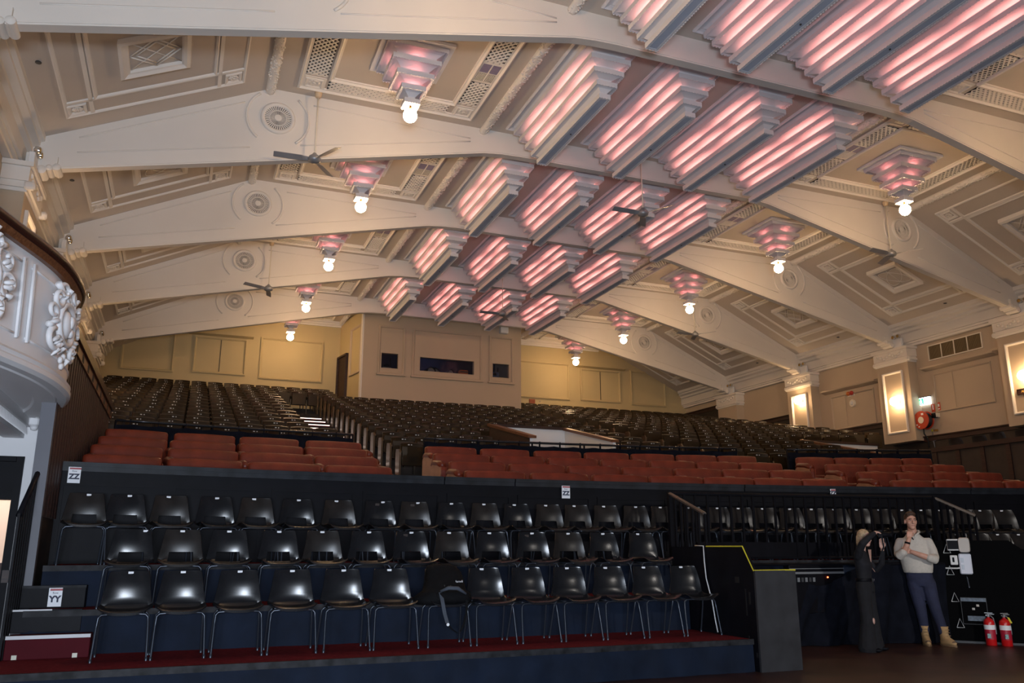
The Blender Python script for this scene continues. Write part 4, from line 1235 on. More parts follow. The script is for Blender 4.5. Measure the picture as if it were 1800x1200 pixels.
# corridor behind the doorway
COR = mat('corridor_wall', (.78, .62, .52), .7, var=.03)
m = MB(); m.box(XL, -1.5, 13.6, 13.7, .25, 2.9); struct(m.obj('wall_corridor', COR))
m = MB(); m.box(XL, -1.5, 13.56, 13.6, .25, 1.15); m.box(XL, -1.5, 13.54, 13.6, 1.12, 1.17); struct(m.obj('corridor_dado_panel', DADO))
m = MB(); m.box(XL, -1.46, YW - .3, 13.7, .2, .25); struct(m.obj('corridor_floor', CARPET))
m = MB(); m.box(XL, -1.46, YW + .16, 13.7, 2.9, 2.95); struct(m.obj('corridor_ceiling', PL))
area('corridor_lamp', (-2.5, 12.5, 2.8), (-2.5, 12.9, 0), (.5, .8), 42, (1, .84, .70))

# ------------------------------------------------------------------ ceiling fans
def build_fan(t, ang):
    m = MB(); m.lathe([(.05, -.0), (.055, -.02), (.075, -.04), (.055, -.13), (.02, -.14)], 14); m.obj('ceiling_cup', FANC, t, True)
    m = MB(); m.tube([(0, 0, -.12), (0, 0, -1.32)], .013, 8); m.obj('down_rod', CREAM, t, True)
    m = MB(); m.lathe([(.03, -1.30), (.05, -1.33), (.10, -1.37), (.125, -1.42), (.11, -1.47), (.05, -1.50), (.01, -1.505)], 18); m.obj('motor', CHROME if False else GREYM, t, True, 50)
    for q in range(3):
        a = ang + q * 2 * PI / 3; c, s_ = math.cos(a), math.sin(a)
        P = []
        for r_, w0 in ((.10, .035), (.20, .05), (.24, .066), (.45, .068), (.72, .066), (.74, .055)):
            tilt = .022
            row = lambda off, dz: (c * r_ - s_ * off, s_ * r_ + c * off, -1.43 + dz)
            P.append([row(-w0, -tilt), row(w0, tilt), row(w0, tilt + .006), row(-w0, -tilt + .006)])
        m = MB(); m.rings(P); m.obj('blade', FANM, t)


fi = 0
for k, nm in ((2, 'second'), (4, 'fourth')):
    for sx, sd in ((-7.05, 'slatted wall side'), (0, 'under the middle light troughs'), (7.05, 'hose reel side')):
        zc = Z_FLAT
        t = thing('ceiling_fan', f'three-bladed ceiling fan on a long rod beside the {nm} beam, {sd}', 'fan', (XC + sx, YF(k) - .24, zc), 0, 'ceiling fans')
        build_fan(t, [3.1, 3.15, 3.25, 3.56, 3.12, 3.2][fi]); fi += 1

# ------------------------------------------------------------------ fittings on the right wall
t = thing('hose_reel', 'red fire hose reel with a black hose drum on the wall', 'hose reel', (XR, 18.44, 5.08)); t.scale = (.75, 1, 1)
for x0, x1, nm in ((-.42, -.38, 'front_disc'), (-.14, -.10, 'rear_disc')):
    m = MB(); m.lathe([(.05, x0), (.265, x0), (.275, x0 + .01), (.275, x1 - .01), (.265, x1), (.05, x1)], 32, (0, 0, 0), 'x'); m.obj(nm, REDO, t, True, 40)
m = MB(); m.lathe([(.03, -.425), (.10, -.43), (.105, -.42), (.105, -.40)], 20, (0, 0, 0), 'x'); m.obj('hub_plate', CREAM, t, True, 40)
for q, (yy, zz, r_) in enumerate(((.07, .17, .05), (-.16, -.13, .03), (-.09, -.19, .03))):
    m = MB(); m.box(-.425, -.42, -yy - r_ * .8, -yy + r_ * .8, zz - r_ * .6, zz + r_ * .6); m.obj('printed_label', TAG, t)
m = MB()
for i in range(5): m.lathe([(.20, -.365 + i * .05), (.235, -.345 + i * .05), (.20, -.325 + i * .05)], 24, (0, 0, 0), 'x', caps=False)
m.lathe([(.19, -.38), (.19, -.12)], 20, (0, 0, 0), 'x'); m.obj('hose_coil', mat('black_rubber', (.02, .02, .022), .5), t, True)
m = MB(); m.box(-.12, 0, -.05, .05, -.08, .08); m.obj('wall_bracket', REDO, t)
m = MB(); m.tube([(-.25, .05, -.22), (-.24, .06, -.4), (-.10, .06, -.52), (-.06, .06, -.95)], .022, 8); m.obj('hose_tail', mat('black_rubber', (.02, .02, .022)), t, True)
m = MB(); m.tube([(-.06, -.12, -.30), (-.06, -.12, -.62), (-.06, -.16, -.95)], .016, 8); m.tube([(-.06, -.12, -.48), (-.06, .06, -.48)], .012, 6); m.tube([(-.06, -.20, -.62), (-.06, -.06, -.62)], .012, 6); m.obj('valve_pipe', GREYM, t, True)
for q, c in ((-.30, YEL), (-.5, YEL)):
    m = MB(); m.lathe([(.026, 0), (.026, .07)], 8, (-.06, .06 if q < -.4 else -.12, q - .05)); m.obj('valve_tag', c, t)
m = MB(); m.box(-.10, -.04, -.32, -.20, -.36, -.30); m.obj('nozzle', BRASS, t)

t = thing('exit_sign', 'glowing green and white emergency exit sign above the hose reel', 'sign', (XR, 18.48, 5.68))
m = MB(); m.box(-.06, 0, -.21, .21, -.11, .11); m.obj('light_box', EXITW, t)
m = MB(); m.box(-.064, -.06, .01, .19, -.09, .09, 0); gp = m.obj('green_panel', GREENS, t)
m = MB(); m.ball((-.066, .10, .05), (.004, .018, .018), 8, 6); m.tube([(-.066, .10, .03), (-.066, .095, -.02), (-.066, .14, -.06)], .012, 6); m.tube([(-.066, .095, -.02), (-.066, .06, -.07)], .012, 6); m.tube([(-.066, .06, .0), (-.066, .10, .02), (-.066, .14, .0)], .009, 6)
m.obj('running_figure', EXITW, gp)
m = MB(); m.box(-.064, -.06, -.11, -.09, -.08, .08); m.obj('doorway_mark', GREENS, t)
m = MB(); m.box(-.07, 0, -.23, .21, .11, .13); m.obj('hood', DARKG, t)
for y, lab in ((18.22, 'red fire sign with a white extinguisher symbol beside the exit sign'), (18.02, 'red fire hose sign farther from the exit sign')):
    t = thing('fire_sign', lab, 'sign', (XR, y, 5.43 if y > 18.1 else 5.45))
    m = MB(); m.box(-.012, 0, -.06, .06, -.12, .12); m.obj('plate', REDO, t)
    m = MB()
    if y > 18.1: m.box(-.015, -.012, -.02, .02, -.05, .09)
    else:
        m.box(-.015, -.012, -.035, .02, -.01, .07); m.box(-.015, -.012, -.04, .04, -.09, -.06); m.box(-.015, -.012, .025, .04, .0, .07)
    m.obj('white_symbol', TAG, t)
t = tag(MB().bbox(XR - .13, XR, 18.08, 18.22, 5.12, 5.26, .01).obj('wall_switch', BLK), 'small dark switch box on the wall beside the hose reel', 'switch')
m = MB(); m.box(XR - .10, XR, 18.02, 18.08, 5.13, 5.25); m.obj('side_cover', CREAM, t)
t = thing('return_air_grille', 'four-panel brown air grille with a cream frame high on the wall', 'vent', (XR, 17.22, 7.09))
W_ = 1.80
m = MB(); m.frame(lambda u, v, d: (-d, u, v), -.93, .93, -.235, .235, [(0, 0), (0, .03), (.03, .03), (.03, 0)]); m.obj('grille_frame', CREAM, t)
for q in range(4):
    a = -.90 + q * .45
    m = MB(); m.box(-.01, 0, a + .01, a + .44, -.205, .205); pn = m.obj('grille_panel', mat('brown_void', (.05, .03, .012), .7), t)
    m = MB()
    for i in range(17): m.box(-.022, -.01, a + .02 + i * .025, a + .030 + i * .025, -.2, .2)
    m.obj('louver', mat('bronze_louver', (.24, .17, .08), .5), pn)
    if q: m = MB(); m.box(-.03, 0, a - .015, a + .015, -.21, .21); m.obj('mullion', CREAM, t)
t = thing('alarm_bell', 'orange and red twin alarm beacon under the board line', 'alarm', (XR, 21.43, 6.42))
for q, c in ((.075, mat('amber_lens', (.6, .16, .03), .3)), (-.075, mat('red_lens', (.45, .03, .02), .3))):
    m = MB(); m.ball((-.07, q, 0), (.07, .075, .075), 12, 8); m.obj('lens', c, t, True)
m = MB(); m.box(-.03, 0, -.15, .15, -.10, -.03); m.obj('base_plate', CREAM, t)
t = thing('wall_speaker', 'round white wall speaker under the alarm beacon', 'speaker', (XR, 21.38, 6.08))
m = MB(); m.lathe([(.12, 0), (.13, -.04), (.115, -.07), (.02, -.075)], 20, (0, 0, 0), 'x'); m.obj('body', CREAM, t, True, 40)
m = MB(); m.lathe([(.07, -.074), (.05, -.085), (.01, -.09)], 16, (0, 0, 0), 'x'); m.obj('cone', WHITE, t, True)
t = thing('alcove_sign', 'dark wooden sign with gold lettering below the globe lamp of the second pilaster', 'sign', (XR - .36, YF(2) + .10, 5.36))
m = MB(); m.box(-.03, 0, -.36, .26, -.075, .075); m.obj('board', DADO, t)
m = MB(); m.frame(lambda u, v, d: (-.03 - d, u, v), -.36, .26, -.075, .075, [(0, 0), (0, .012), (.014, .012), (.014, 0)]); m.obj('board_frame', DADO, t)
text('lettering', 'ALCOVE', .10, GOLDT, t, (-.034, -.05, 0), (PI / 2, 0, -PI / 2))
m = MB(); m.box(-.028, 0, -.10, .09, -.15, -.075); m.obj('tab', DADO, t)

# ------------------------------------------------------------------ stair cheek, baluster railing, drape, partition
t = thing('stair_enclosure', 'black boxed stair cheek with a yellow taped edge beside the front chair row', 'stair box', (6.3, 8.3, 0))
m = MB(); m.prism([(0, 0), (0, 1.10), (.18, 1.385), (1.75, 1.385), (1.75, 0)], 'x', 0, .05); m.obj('side_panel', BLK, t)
m = MB(); m.box(0, .58, -.03, 0, 0, 1.115); m.obj('front_panel', mat('charcoal_board', (.026, .026, .03), .6, var=.25, scale=5), t)
m = MB(); m.box(.53, .58, 0, 1.6, 0, 1.10); m.obj('inner_panel', BLK, t)
m = MB(); m.tube([(.0, 1.75 * .53, 1.39), (.0, .18, 1.39), (.0, .0, 1.115), (.58, -.03, 1.118)], .009, 6); m.obj('yellow_edge', YEL, t)
for q, (yy, zz, hh, ww) in enumerate(((.32, 1.0, .07, .08), (.17, .75, .30, .02), (.10, .80, .14, .03), (.16, .30, .16, .02), (.03, .18, .05, .03))):
    m = MB(); m.box(-.004, 0, yy - ww / 2, yy + ww / 2, zz - hh / 2, zz + hh / 2); m.obj('gaffer_tape', mat('gaffer_tape', (.004, .004, .005), .7), t)
t = tag(MB().tube([(6.28, 9.45, 1.40), (6.28, 9.26, 1.395), (6.27, 9.24, 1.2), (6.27, 9.22, 1.0), (6.26, 9.10, .72), (6.26, 9.06, .52), (6.26, 9.02, .37)], .008, 6).obj('white_cable', WHITE, None, True), 'thin white cable hanging down the black stair cheek', 'cable')

t = thing('baluster_railing', 'long black railing with square balusters before the top chair row', 'railing', (8.8, E3(8.8) + .03, Z3))
L = t.location; lc = lambda p: (p[0] - L[0], p[1] - L[1], p[2] - L[2])
fr = lambda x: E3(x) + .03
for nm, z, r_ in (('top_rail', 2.14, .025), ('bottom_rail', 1.23, .02)):
    m = MB(); m.tube([lc((6.59 + 4.43 * i / 14, fr(6.59 + 4.43 * i / 14), z)) for i in range(15)], r_, 6); m.obj(nm, BLK, t)
BX = [6.83, 7.01, 7.21, 7.41, 7.59, 7.78, 7.96, 8.15, 8.32, 8.49, 8.65, 8.83, 9.01, 9.16, 9.33, 9.48, 9.62, 9.78, 9.94, 10.1, 10.26, 10.41, 10.55, 10.7, 10.85]
for x in BX:
    m = MB(); m.box(*[q for pr in zip(lc((x - .017, fr(x) - .012, Z3 + .02)), lc((x + .017, fr(x) + .012, 2.14))) for q in pr]); m.obj('baluster', BLK, t)
for x in (6.61, 11.02):
    m = MB(); m.box(*[q for pr in zip(lc((x - .035, fr(x) - .03, Z3 - .1)), lc((x + .035, fr(x) + .03, 2.16))) for q in pr]); m.obj('post', BLK, t)
m = MB(); m.box(*[q for pr in zip(lc((6.9, fr(8.8) + .02, Z3 + .05)), lc((10.3, fr(8.8) + .05, Z3 + .26))) for q in pr]); m.obj('kick_board', BLK, t)
for x0, x1, y1, z1, lab in ((6.60, 6.32, 9.25, 1.80, 'sloping black stair railing by the end of the second chair row'), (11.02, 11.55, 9.62, 1.86, 'sloping black stair railing beside the man')):
    y0 = fr(x0); t = thing('stair_railing', lab, 'railing', (x0, y0, 0))
    P0, P1 = Vector((0, 0, 2.14)), Vector((x1 - x0, y1 - y0, z1))
    m = MB(); m.tube([P0, P1], .026, 6); m.obj('handrail', mat('worn_rail', (.10, .075, .06), .4, var=.3), t)
    for i in range(1, 7):
        p = P0.lerp(P1, i / 6)
        m = MB(); m.box(p.x - .014, p.x + .014, p.y - .014, p.y + .014, p.z - (.95 if i < 6 else 1.2), p.z); m.obj('baluster', BLK, t)

# drape hung under the platform edge, pulled aside over a rack
t = thing('stage_drape', 'black drape hanging below the baluster railing, behind the woman', 'drape', (8.8, 9.9, 0))
m = MB(); N = 120; rows = 12; P = []
for r_ in range(rows + 1):
    f = r_ / rows; row = []
    for i in range(N + 1):
        x = 6.88 + (10.9 - 6.88) * i / N
        topz = 1.13 - .30 * math.exp(-((x - 8.80) / .5) ** 2)
        amp = .015 + .045 * f
        ph = x * 11 + 3.0 * f * math.sin((x - 6.9) * .9) * 1.6
        row.append((x - 8.8, E3(x) - 9.9 - .17 - amp * math.sin(ph) - .02 * math.sin(ph * 2.3 + 1), topz * (1 - f) + .005 * f))
    P.append(row)
m.grid(P); m.obj('cloth', BLKD, t, True)
m = MB(); m.tube([(6.88 - 8.8, E3(6.88) - 9.9 - .16, 1.14), (0, E3(8.8) - 9.9 - .16, 1.14), (2.1, E3(10.9) - 9.9 - .16, 1.14)], .02, 6); m.obj('batten', BLK, t)
t = thing('amplifier_rack', 'black equipment rack with a red standby light behind the drape', 'equipment', (8.80, E3(8.80) - .05, .45))
m = MB(); m.bbox(-.5, .5, -.1, .02, 0, .68, .01); m.obj('case', BLK, t)
m = MB(); m.box(-.5, .5, -.105, -.1, .55, .58); m.box(-.5, .5, -.105, -.1, .62, .63); m.obj('trim_bar', GREYM, t)
m = MB(); m.ball((.18, -.11, .50), .012, 8, 6); m.obj('standby_light', LEDR, t)
for i in range(6):
    m = MB(); m.box(-.44 + i * .07, -.40 + i * .07, -.108, -.1, .44, .50); m.obj('fader_slot', GREYM if i % 2 else DARKG, t)

# slanting black partition at the man's side
PD = Vector((.64, -.77, 0)); PN = Vector((-.77, -.64, 0)); PO = Vector((10.86, 9.86, 0))
rzp = math.atan2(PD.y, PD.x)
t = thing('black_partition', 'plain black stair partition with a sloping end, beside the man', 'partition', PO, rzp)
m = MB(); m.prism([(0, 0), (0, 1.48), (1.02, 1.48), (1.6, 1.0), (1.9, .95), (1.9, 0)], 'y', 0, .05); m.obj('panel', mat('matt_black', (.0015, .0015, .002), .8, var=.2, spec=.08), t)
m = MB(); m.box(0, 1.9, -.02, .0, 0, .03); m.obj('foot_strip', DARKG, t)
WIRE = mat('white_wire', (.7, .7, .72), .5, var=0)
for q, (u, z) in enumerate(((.19, 1.36), (.20, 1.04), (.22, .65), (.25, .28))):
    p = PO + PD * u + PN * .01
    m = MB(); h = .065
    m.tube([(-.05, 0, -h), (.05, 0, -h), (0, 0, h), (-.05, 0, -h)], .005, 5)
    tag(m.obj('wire_triangle', WIRE, None, False, None, p + Vector((0, 0, z)), rzp), f'thin white wire triangle on the partition edge, {ORD[q]} from the top', 'hook', 'wire triangles on the partition')


def on_part(u, z, d=.0): return PO + PD * u + PN * d + Vector((0, 0, z))


t = thing('control_box', 'white control box with a dark screen, top of the partition', 'control box', on_part(.33, 1.33), rzp)
m = MB(); m.bbox(-.13, .12, -.08, 0, 0, .17, .01); m.obj('case', WHITE, t)
m = MB(); m.box(-.125, .03, -.085, -.08, .02, .15); m.obj('screen', BLK, t)
m = MB(); m.box(.06, .10, -.085, -.08, .04, .07); m.obj('button', DARKG, t)
t = thing('lamp_head', 'rounded grey lamp pad on top of the partition beside the control box', 'lamp', on_part(.43, 1.30), rzp)
m = MB(); m.rings([[(-.11 * a * abs(math.cos(q)) ** .4 * (1 if math.cos(q) < 0 else -1), y, .14 + .14 * a * abs(math.sin(q)) ** .4 * (1 if math.sin(q) > 0 else -1)) for q in [2 * PI * i / 24 for i in range(24)]] for a, y in ((.9, 0), (1, -.02), (1, -.10), (.9, -.13))]); pad = m.obj('pad', GREYP, t, True, 50); pad.scale = (.72, .8, .80)
m = MB(); m.box(-.10, -.078, -.07, -.02, .07, .16); m.obj('hinge', DARKG, t)
t = thing('socket_box', 'small white socket box below the control box', 'socket', on_part(.27, 1.12), rzp)
m = MB(); m.bbox(-.05, .05, -.05, 0, 0, .14, .008); m.obj('case', WHITE, t)
m = MB(); m.box(-.02, .008, -.054, -.05, .04, .11); m.obj('slot', BLK, t)
t = thing('switch_panel', 'white panel with two dark labels under the grey lamp pad', 'panel', on_part(.42, .985), rzp)
m = MB(); m.bbox(-.085, .085, -.05, 0, 0, .30, .015); m.obj('case', mat('cool_white', (.72, .75, .85), .5), t)
for q in (.07, .17):
    m = MB(); m.box(-.055, -.02, -.054, -.05, q, q + .07); m.obj('label_mark', GREYM, t)
t = tag(MB().tube([on_part(-.05, 1.07, .03), on_part(.30, 1.07, .03), on_part(.38, 1.08, .03), on_part(.40, 1.12, .03)], .012, 6).obj('white_conduit', WHITE, None, True), 'white conduit running under the socket box', 'conduit')
m = MB(); m.tube([on_part(.02, 1.06, .04), on_part(.03, .98, .04), on_part(.01, .9, .04)], .008, 6); m.obj('blue_cable', mat('blue_cable', (.03, .08, .3), .5), t)
t = thing('amplifier', 'black rack amplifier with a blue-grey top panel low in the partition', 'amplifier', on_part(.46, .27), rzp)
m = MB(); m.bbox(-.17, .17, -.05, 0, 0, .38, .008); m.obj('case', mat('matt_black', (.004, .004, .005)), t)
m = MB(); m.box(-.17, .17, -.055, -.05, .325, .375); m.obj('top_panel', mat('slate_panel', (.06, .085, .12), .4, var=.4, scale=30), t)
m = MB(); m.box(-.10, .13, -.055, -.05, .05, .12); m.obj('lower_panel', mat('slate_panel', (.06, .085, .12)), t)
for q in ((-.01, .22), (.05, .27)):
    m = MB(); m.box(q[0] - .018, q[0] + .018, -.056, -.05, q[1] - .015, q[1] + .015); m.obj('label_mark', GREYP, t)
m = MB(); m.frame(lambda u, v, d: (u, -.05 - d, v), -.17, .17, .0, .38, [(0, 0), (0, .006), (.006, .006), (.006, 0)]); m.obj('rack_edge', DARKG, t)

for q, (x, y, lab) in enumerate(((11.13, 9.27, 'red fire extinguisher with a white band, closer to the man'), (11.26, 9.12, 'red fire extinguisher with a yellow tag, farther from the man'))):
    t = thing('fire_extinguisher', lab, 'fire extinguisher', (x, y, 0), -.75 + q * .3); t.scale = (.88, .88, .86)
    m = MB(); m.lathe([(.075, 0), (.082, .01), (.082, .36), (.075, .395), (.05, .425), (.022, .44), (.022, .455)], 20); m.obj('cylinder', RED, t, True, 50)
    m = MB(); m.lathe([(.0835, .255), (.0835, .33)], 20, caps=False); m.obj('white_band', TAG, t, True)
    m = MB(); m.lathe([(.0832, .10), (.0832, .25)], 20, caps=False); m.obj('printed_label', mat('crimson_label', (.42, .015, .04), .4), t, True)
    m = MB(); m.box(-.055, -.005, -.0865, -.07, .12, .19); m.obj('instruction_panel', mat('teal_label', (.25, .42, .42), .5, var=.5, scale=60), t)
    m = MB(); m.lathe([(.018, .455), (.026, .46), (.026, .49), (.012, .50)], 10); m.box(-.012, .09, -.012, .012, .495, .505); m.box(-.05, .07, -.01, .01, .515, .525); m.tube([(.03, 0, .48), (.07, 0, .44), (.09, 0, .3), (.088, 0, .18)], .009, 6); m.obj('valve', GREYM, t)
    m = MB(); m.lathe([(.018, 0), (.018, .02)], 10, (-.03, -.02, .475)); m.obj('gauge', CHROME, t)
    if q:
        m = MB(); m.rings([[(.04, -.03, .46), (.07, -.03, .455), (.11, -.03, .37), (.08, -.03, .36)], [(.04, -.026, .46), (.07, -.026, .455), (.11, -.026, .37), (.08, -.026, .36)]]); m.obj('yellow_tag', YEL, t)

# ------------------------------------------------------------------ backpack on the front-row chair
t = thing('backpack', 'black backpack slumped on a front-row chair with straps hanging down', 'bag', (2.80, 9.10, Z1 + .44))
def blob(m, secs_, mi=0):
    rs = []
    for (z, cx, cy, rx, ry) in secs_:
        rs.append([(cx + rx * abs(math.cos(a)) ** .7 * (1 if math.cos(a) > 0 else -1), cy + ry * abs(math.sin(a)) ** .7 * (1 if math.sin(a) > 0 else -1), z) for a in [2 * PI * i / 24 for i in range(24)]])
    return m.rings(rs, mi)
BAGM = mat('bag_nylon', (.0045, .0045, .0055), .8, var=.3, scale=9, bump=.5, bscale=12, spec=.15)
BAGG = mat('bag_grey_strap', (.055, .065, .085), .7, var=.15)
m = MB(); blob(m, [(-.01, -.06, -.02, .28, .17), (.05, -.08, -.02, .30, .19), (.13, -.02, .0, .235, .17), (.22, .0, .06, .215, .13), (.32, .0, .11, .20, .11), (.38, -.02, .13, .165, .09), (.41, -.02, .14, .10, .05)]); m.obj('bag_body', BAGM, t, True)
m = MB(); blob(m, [(.0, .03, -.10, .20, .10), (.04, .03, -.13, .22, .11), (.11, .03, -.13, .20, .10), (.15, .02, -.10, .14, .07)]); m.obj('front_pocket', BAGM, t, True)
m = MB(); m.tube([(-.12, -.19, .13), (-.04, -.23, .165), (.06, -.24, .16), (.16, -.22, .10)], [.012, .022, .022, .012], 8); m.obj('grab_handle', BAGG, t, True)
def strap(pts, w_, mt, nm):
    m = MB(); rs = []
    for x, y, z in pts: rs.append([(x - w_, y, z), (x + w_, y, z), (x + w_, y + .006, z), (x - w_, y + .006, z)])
    m.rings(rs); return m.obj(nm, mt, t)
strap([(-.12, -.20, .12), (-.11, -.25, .02), (-.09, -.27, -.10), (-.06, -.27, -.19)], .02, BAGG, 'grey_strap')
strap([(-.06, -.27, -.19), (-.01, -.27, -.25), (.05, -.26, -.29), (.10, -.26, -.30)], .010, BAGM, 'lower_strap')
strap([(.17, -.22, .05), (.16, -.25, -.08), (.13, -.26, -.20), (.09, -.26, -.28)], .012, BAGM, 'dark_strap')
m = MB(); m.lathe([(.016, 0), (.016, -.006)], 14, (-.055, -.272, -.205), 'y'); m.obj('round_reflector', mat('retroreflector', (.95, .97, 1), .4, var=0, emit=(1, 1, 1), estr=0.0), t)
for p in ((-.07, -.175, .185), (.0, -.18, .18)):
    m = MB(); m.ball(p, (.008, .004, .014), 6, 4); m.obj('zip_pull', CHROME, t)
text('lettering', 'farnell', .035, TAG, t, (.12, -.10, .225), (PI / 2 - .5, 0, .1), .001)
m = MB(); m.ball((-.19, -.14, .06), (.03, .05, .04), 10, 7); m.obj('side_bottle', mat('blue_grey_bottle', (.10, .14, .2), .4), t, True)

# ------------------------------------------------------------------ people
SKIN = mat('skin', (.56, .30, .22), .5, var=.06, scale=12)
SKINW = mat('skin_pale', (.60, .36, .29), .5, var=.06, scale=12)
KNIT = mat('oatmeal_knit', (.56, .52, .47), .9, var=.06, scale=30, bump=.4, bscale=120)
NAVYT = mat('navy_trousers', (.018, .022, .055), .85, var=.2, scale=8, bump=.3, bscale=20)
SUEDE = mat('tan_suede', (.42, .26, .12), .8, var=.15, scale=14)
HAIRB = mat('brown_hair', (.055, .025, .014), .6, var=.3, scale=40)
HAIRY = mat('blond_hair', (.46, .33, .20), .55, var=.3, scale=40)
SHIRT = mat('black_shirt', (.006, .006, .010), .85, var=.2, scale=10, bump=.3, bscale=20)
JEAN = mat('charcoal_trousers', (.007, .007, .010), .9, var=.3, scale=12, bump=.3, bscale=25)


def remesh(o, vox, sm=4):
    md = o.modifiers.new('join', 'REMESH'); md.mode = 'VOXEL'; md.voxel_size = vox; md.use_smooth_shade = True
    s_ = o.modifiers.new('soften', 'SMOOTH'); s_.factor = .5; s_.iterations = sm
    return o


def limb(m, pts, n=12):
    m.tube([p[:3] for p in pts], [p[3] for p in pts], n)
    for p in (pts[0], pts[-1]): m.ball(p[:3], p[3], 10, 6)


def torso(m, secs_, n=20):
    m.rings([[(cx + rx * math.cos(a), cy + ry * math.sin(a), z) for a in [2 * PI * i / n for i in range(n)]] for z, cx, cy, rx, ry in secs_])


def hand(m, o, fw, side, up, curl=1.0, sc=1.0):
    """o wrist, fw towards the fingers, side from the little finger to the index, up back of the hand; fingers curl towards -up"""
    o, fw, side, up = Vector(o), Vector(fw).normalized(), Vector(side).normalized(), Vector(up).normalized()
    for i in range(4):
        a = o + side * (-.024 + .016 * i) * sc; b = o + (fw * .085 + side * (-.030 + .02 * i)) * sc
        m.tube([a, (a + b) / 2 + up * .004, b], [.014 * sc, .0155 * sc, .012 * sc], 8)
        ln = (.062, .078, .084, .074)[i] * sc
        d = fw.copy(); p = b; pts = [p]
        for q, f in enumerate((.46, .32, .24)):
            d = (d * math.cos(curl * .75) - up * math.sin(curl * .75)).normalized(); nu = d.cross(side)
            p = p + d * ln * f; pts.append(p)
            up_l = up
            up = up  # keep frame
        m.tube(pts, [.0098 * sc, .0095 * sc, .009 * sc, .0075 * sc], 8); m.ball(pts[-1], .0075 * sc, 8, 5)
    a = o + (side * .028 + fw * .015) * sc
    m.tube([a, a + (side * .022 + fw * .03 - up * .012) * sc, a + (side * .020 + fw * .062 - up * .03) * sc], [.014 * sc, .012 * sc, .009 * sc], 8)
    m.ball(a + (side * .020 + fw * .062 - up * .03) * sc, .009 * sc, 8, 5)


def head(m, c, rot, sc=1.0):
    """face looks along -y before rot; c = centre of the head"""
    def T(p): return tuple(Vector(c) + rot @ (Vector(p) * sc))
    def B(p, r, nu=14, nv=10): m.ball(T(p), tuple(q * sc for q in r), nu, nv, 0, rot)
    B((0, .012, .035), (.076, .094, .092), 18, 12)
    B((0, -.022, -.03), (.062, .068, .082), 16, 12)
    B((0, -.046, -.088), (.040, .036, .030))                         # chin
    for s_ in (-1, 1):
        B((s_ * .042, -.052, -.022), (.024, .022, .024))             # cheek
        B((s_ * .029, -.082, .028), (.024, .012, .008))              # brow
        B((s_ * .078, .012, -.005), (.010, .020, .032))              # ear
    m.tube([T((0, -.082, .02)), T((0, -.100, -.008)), T((0, -.108, -.024))], [.009 * sc, .012 * sc, .014 * sc], 8); B((0, -.102, -.028), (.017, .014, .011))
    B((0, -.078, -.055), (.024, .012, .007)); B((0, -.076, -.067), (.021, .012, .008))
    return T


def face_parts(par, T, rot, sc, lips, brow):
    for s_ in (-1, 1):
        m = MB(); m.ball(T((s_ * .030, -.0775, .006)), (.0112 * sc, .0092 * sc, .0056 * sc), 10, 7, 0, rot); m.obj('eye', mat('eye_white', (.62, .58, .55), .3, var=0), par, True)
        m = MB(); m.ball(T((s_ * .031, -.0865, .006)), (.0055 * sc, .003 * sc, .0055 * sc), 8, 6, 0, rot); m.obj('iris', mat('iris', (.03, .03, .035), .2, var=0), par, True)
        m = MB(); m.tube([T((s_ * .014, -.094, .027)), T((s_ * .032, -.094, .032)), T((s_ * .05, -.083, .026))], .0045 * sc, 6); m.obj('eyebrow', brow, par, True)
    m = MB(); m.tube([T((-.022, -.086, -.060)), T((0, -.0915, -.059)), T((.022, -.086, -.060))], [.003 * sc, .0055 * sc, .003 * sc], 6); m.obj('lips', lips, par, True)


# --- the man
man = thing('person', 'man in a cream half-zip sweater, navy trousers and tan boots, hand on his chin', 'person', (10.30, 9.68, 0), R(-44))
HR = Matrix.Rotation(R(16), 3, 'Z') @ Matrix.Rotation(R(-3), 3, 'X')
m = MB()
hc = (-.015, -.035, 1.755)
T = head(m, hc, HR, 1.05)
limb(m, [(-.01, -.005, 1.66, .062), (-.005, .01, 1.56, .066), (0, .01, 1.48, .08)])
torso(m, [(1.50, 0, .01, .12, .08), (1.42, 0, .01, .16, .10), (1.1, .01, .0, .14, .10), (.95, .02, 0, .14, .10)])
limb(m, [(-.20, .0, 1.45, .05), (-.215, -.06, 1.28, .045), (-.17, -.20, 1.285, .046), (-.115, -.235, 1.40, .040), (-.072, -.215, 1.50, .031)])
hand(m, (-.068, -.205, 1.52), (.22, .18, 1), (.75, .2, -.1), (-.1, -1, .2), 1.35)
limb(m, [(.21, .0, 1.45, .05), (.25, -.06, 1.25, .046), (.20, -.20, 1.215, .045), (.06, -.235, 1.265, .042), (-.05, -.215, 1.31, .032)])
hand(m, (-.06, -.20, 1.315), (-1, .25, .25), (.2, .3, .9), (.1, -1, 0), .8)
limb(m, [(-.06, 0, .95, .08), (.0, 0, .5, .05), (.01, 0, .15, .04)]); limb(m, [(.12, 0, .95, .08), (.2, 0, .5, .05), (.25, 0, .15, .04)])
remesh(m.obj('body', SKIN, man, True), .0075, 3)
face_parts(man, T, HR, 1.05, mat('lips', (.42, .17, .14), .45, var=0), HAIRB)
m = MB()
m.ball(T((0, .020, .046)), (.0835, .102, .095), 20, 14, 0, HR)
m.ball(T((0, -.004, .108)), (.066, .080, .040), 16, 10, 0, HR)
for q in range(9):
    u = -1 + q / 4; m.ball(T((u * .052, -.060 + .018 * u * u, .112 - .012 * u * u)), (.016, .024, .018), 8, 6, 0, HR)
remesh(m.obj('hair', HAIRB, man, True), .008, 2)
m = MB()
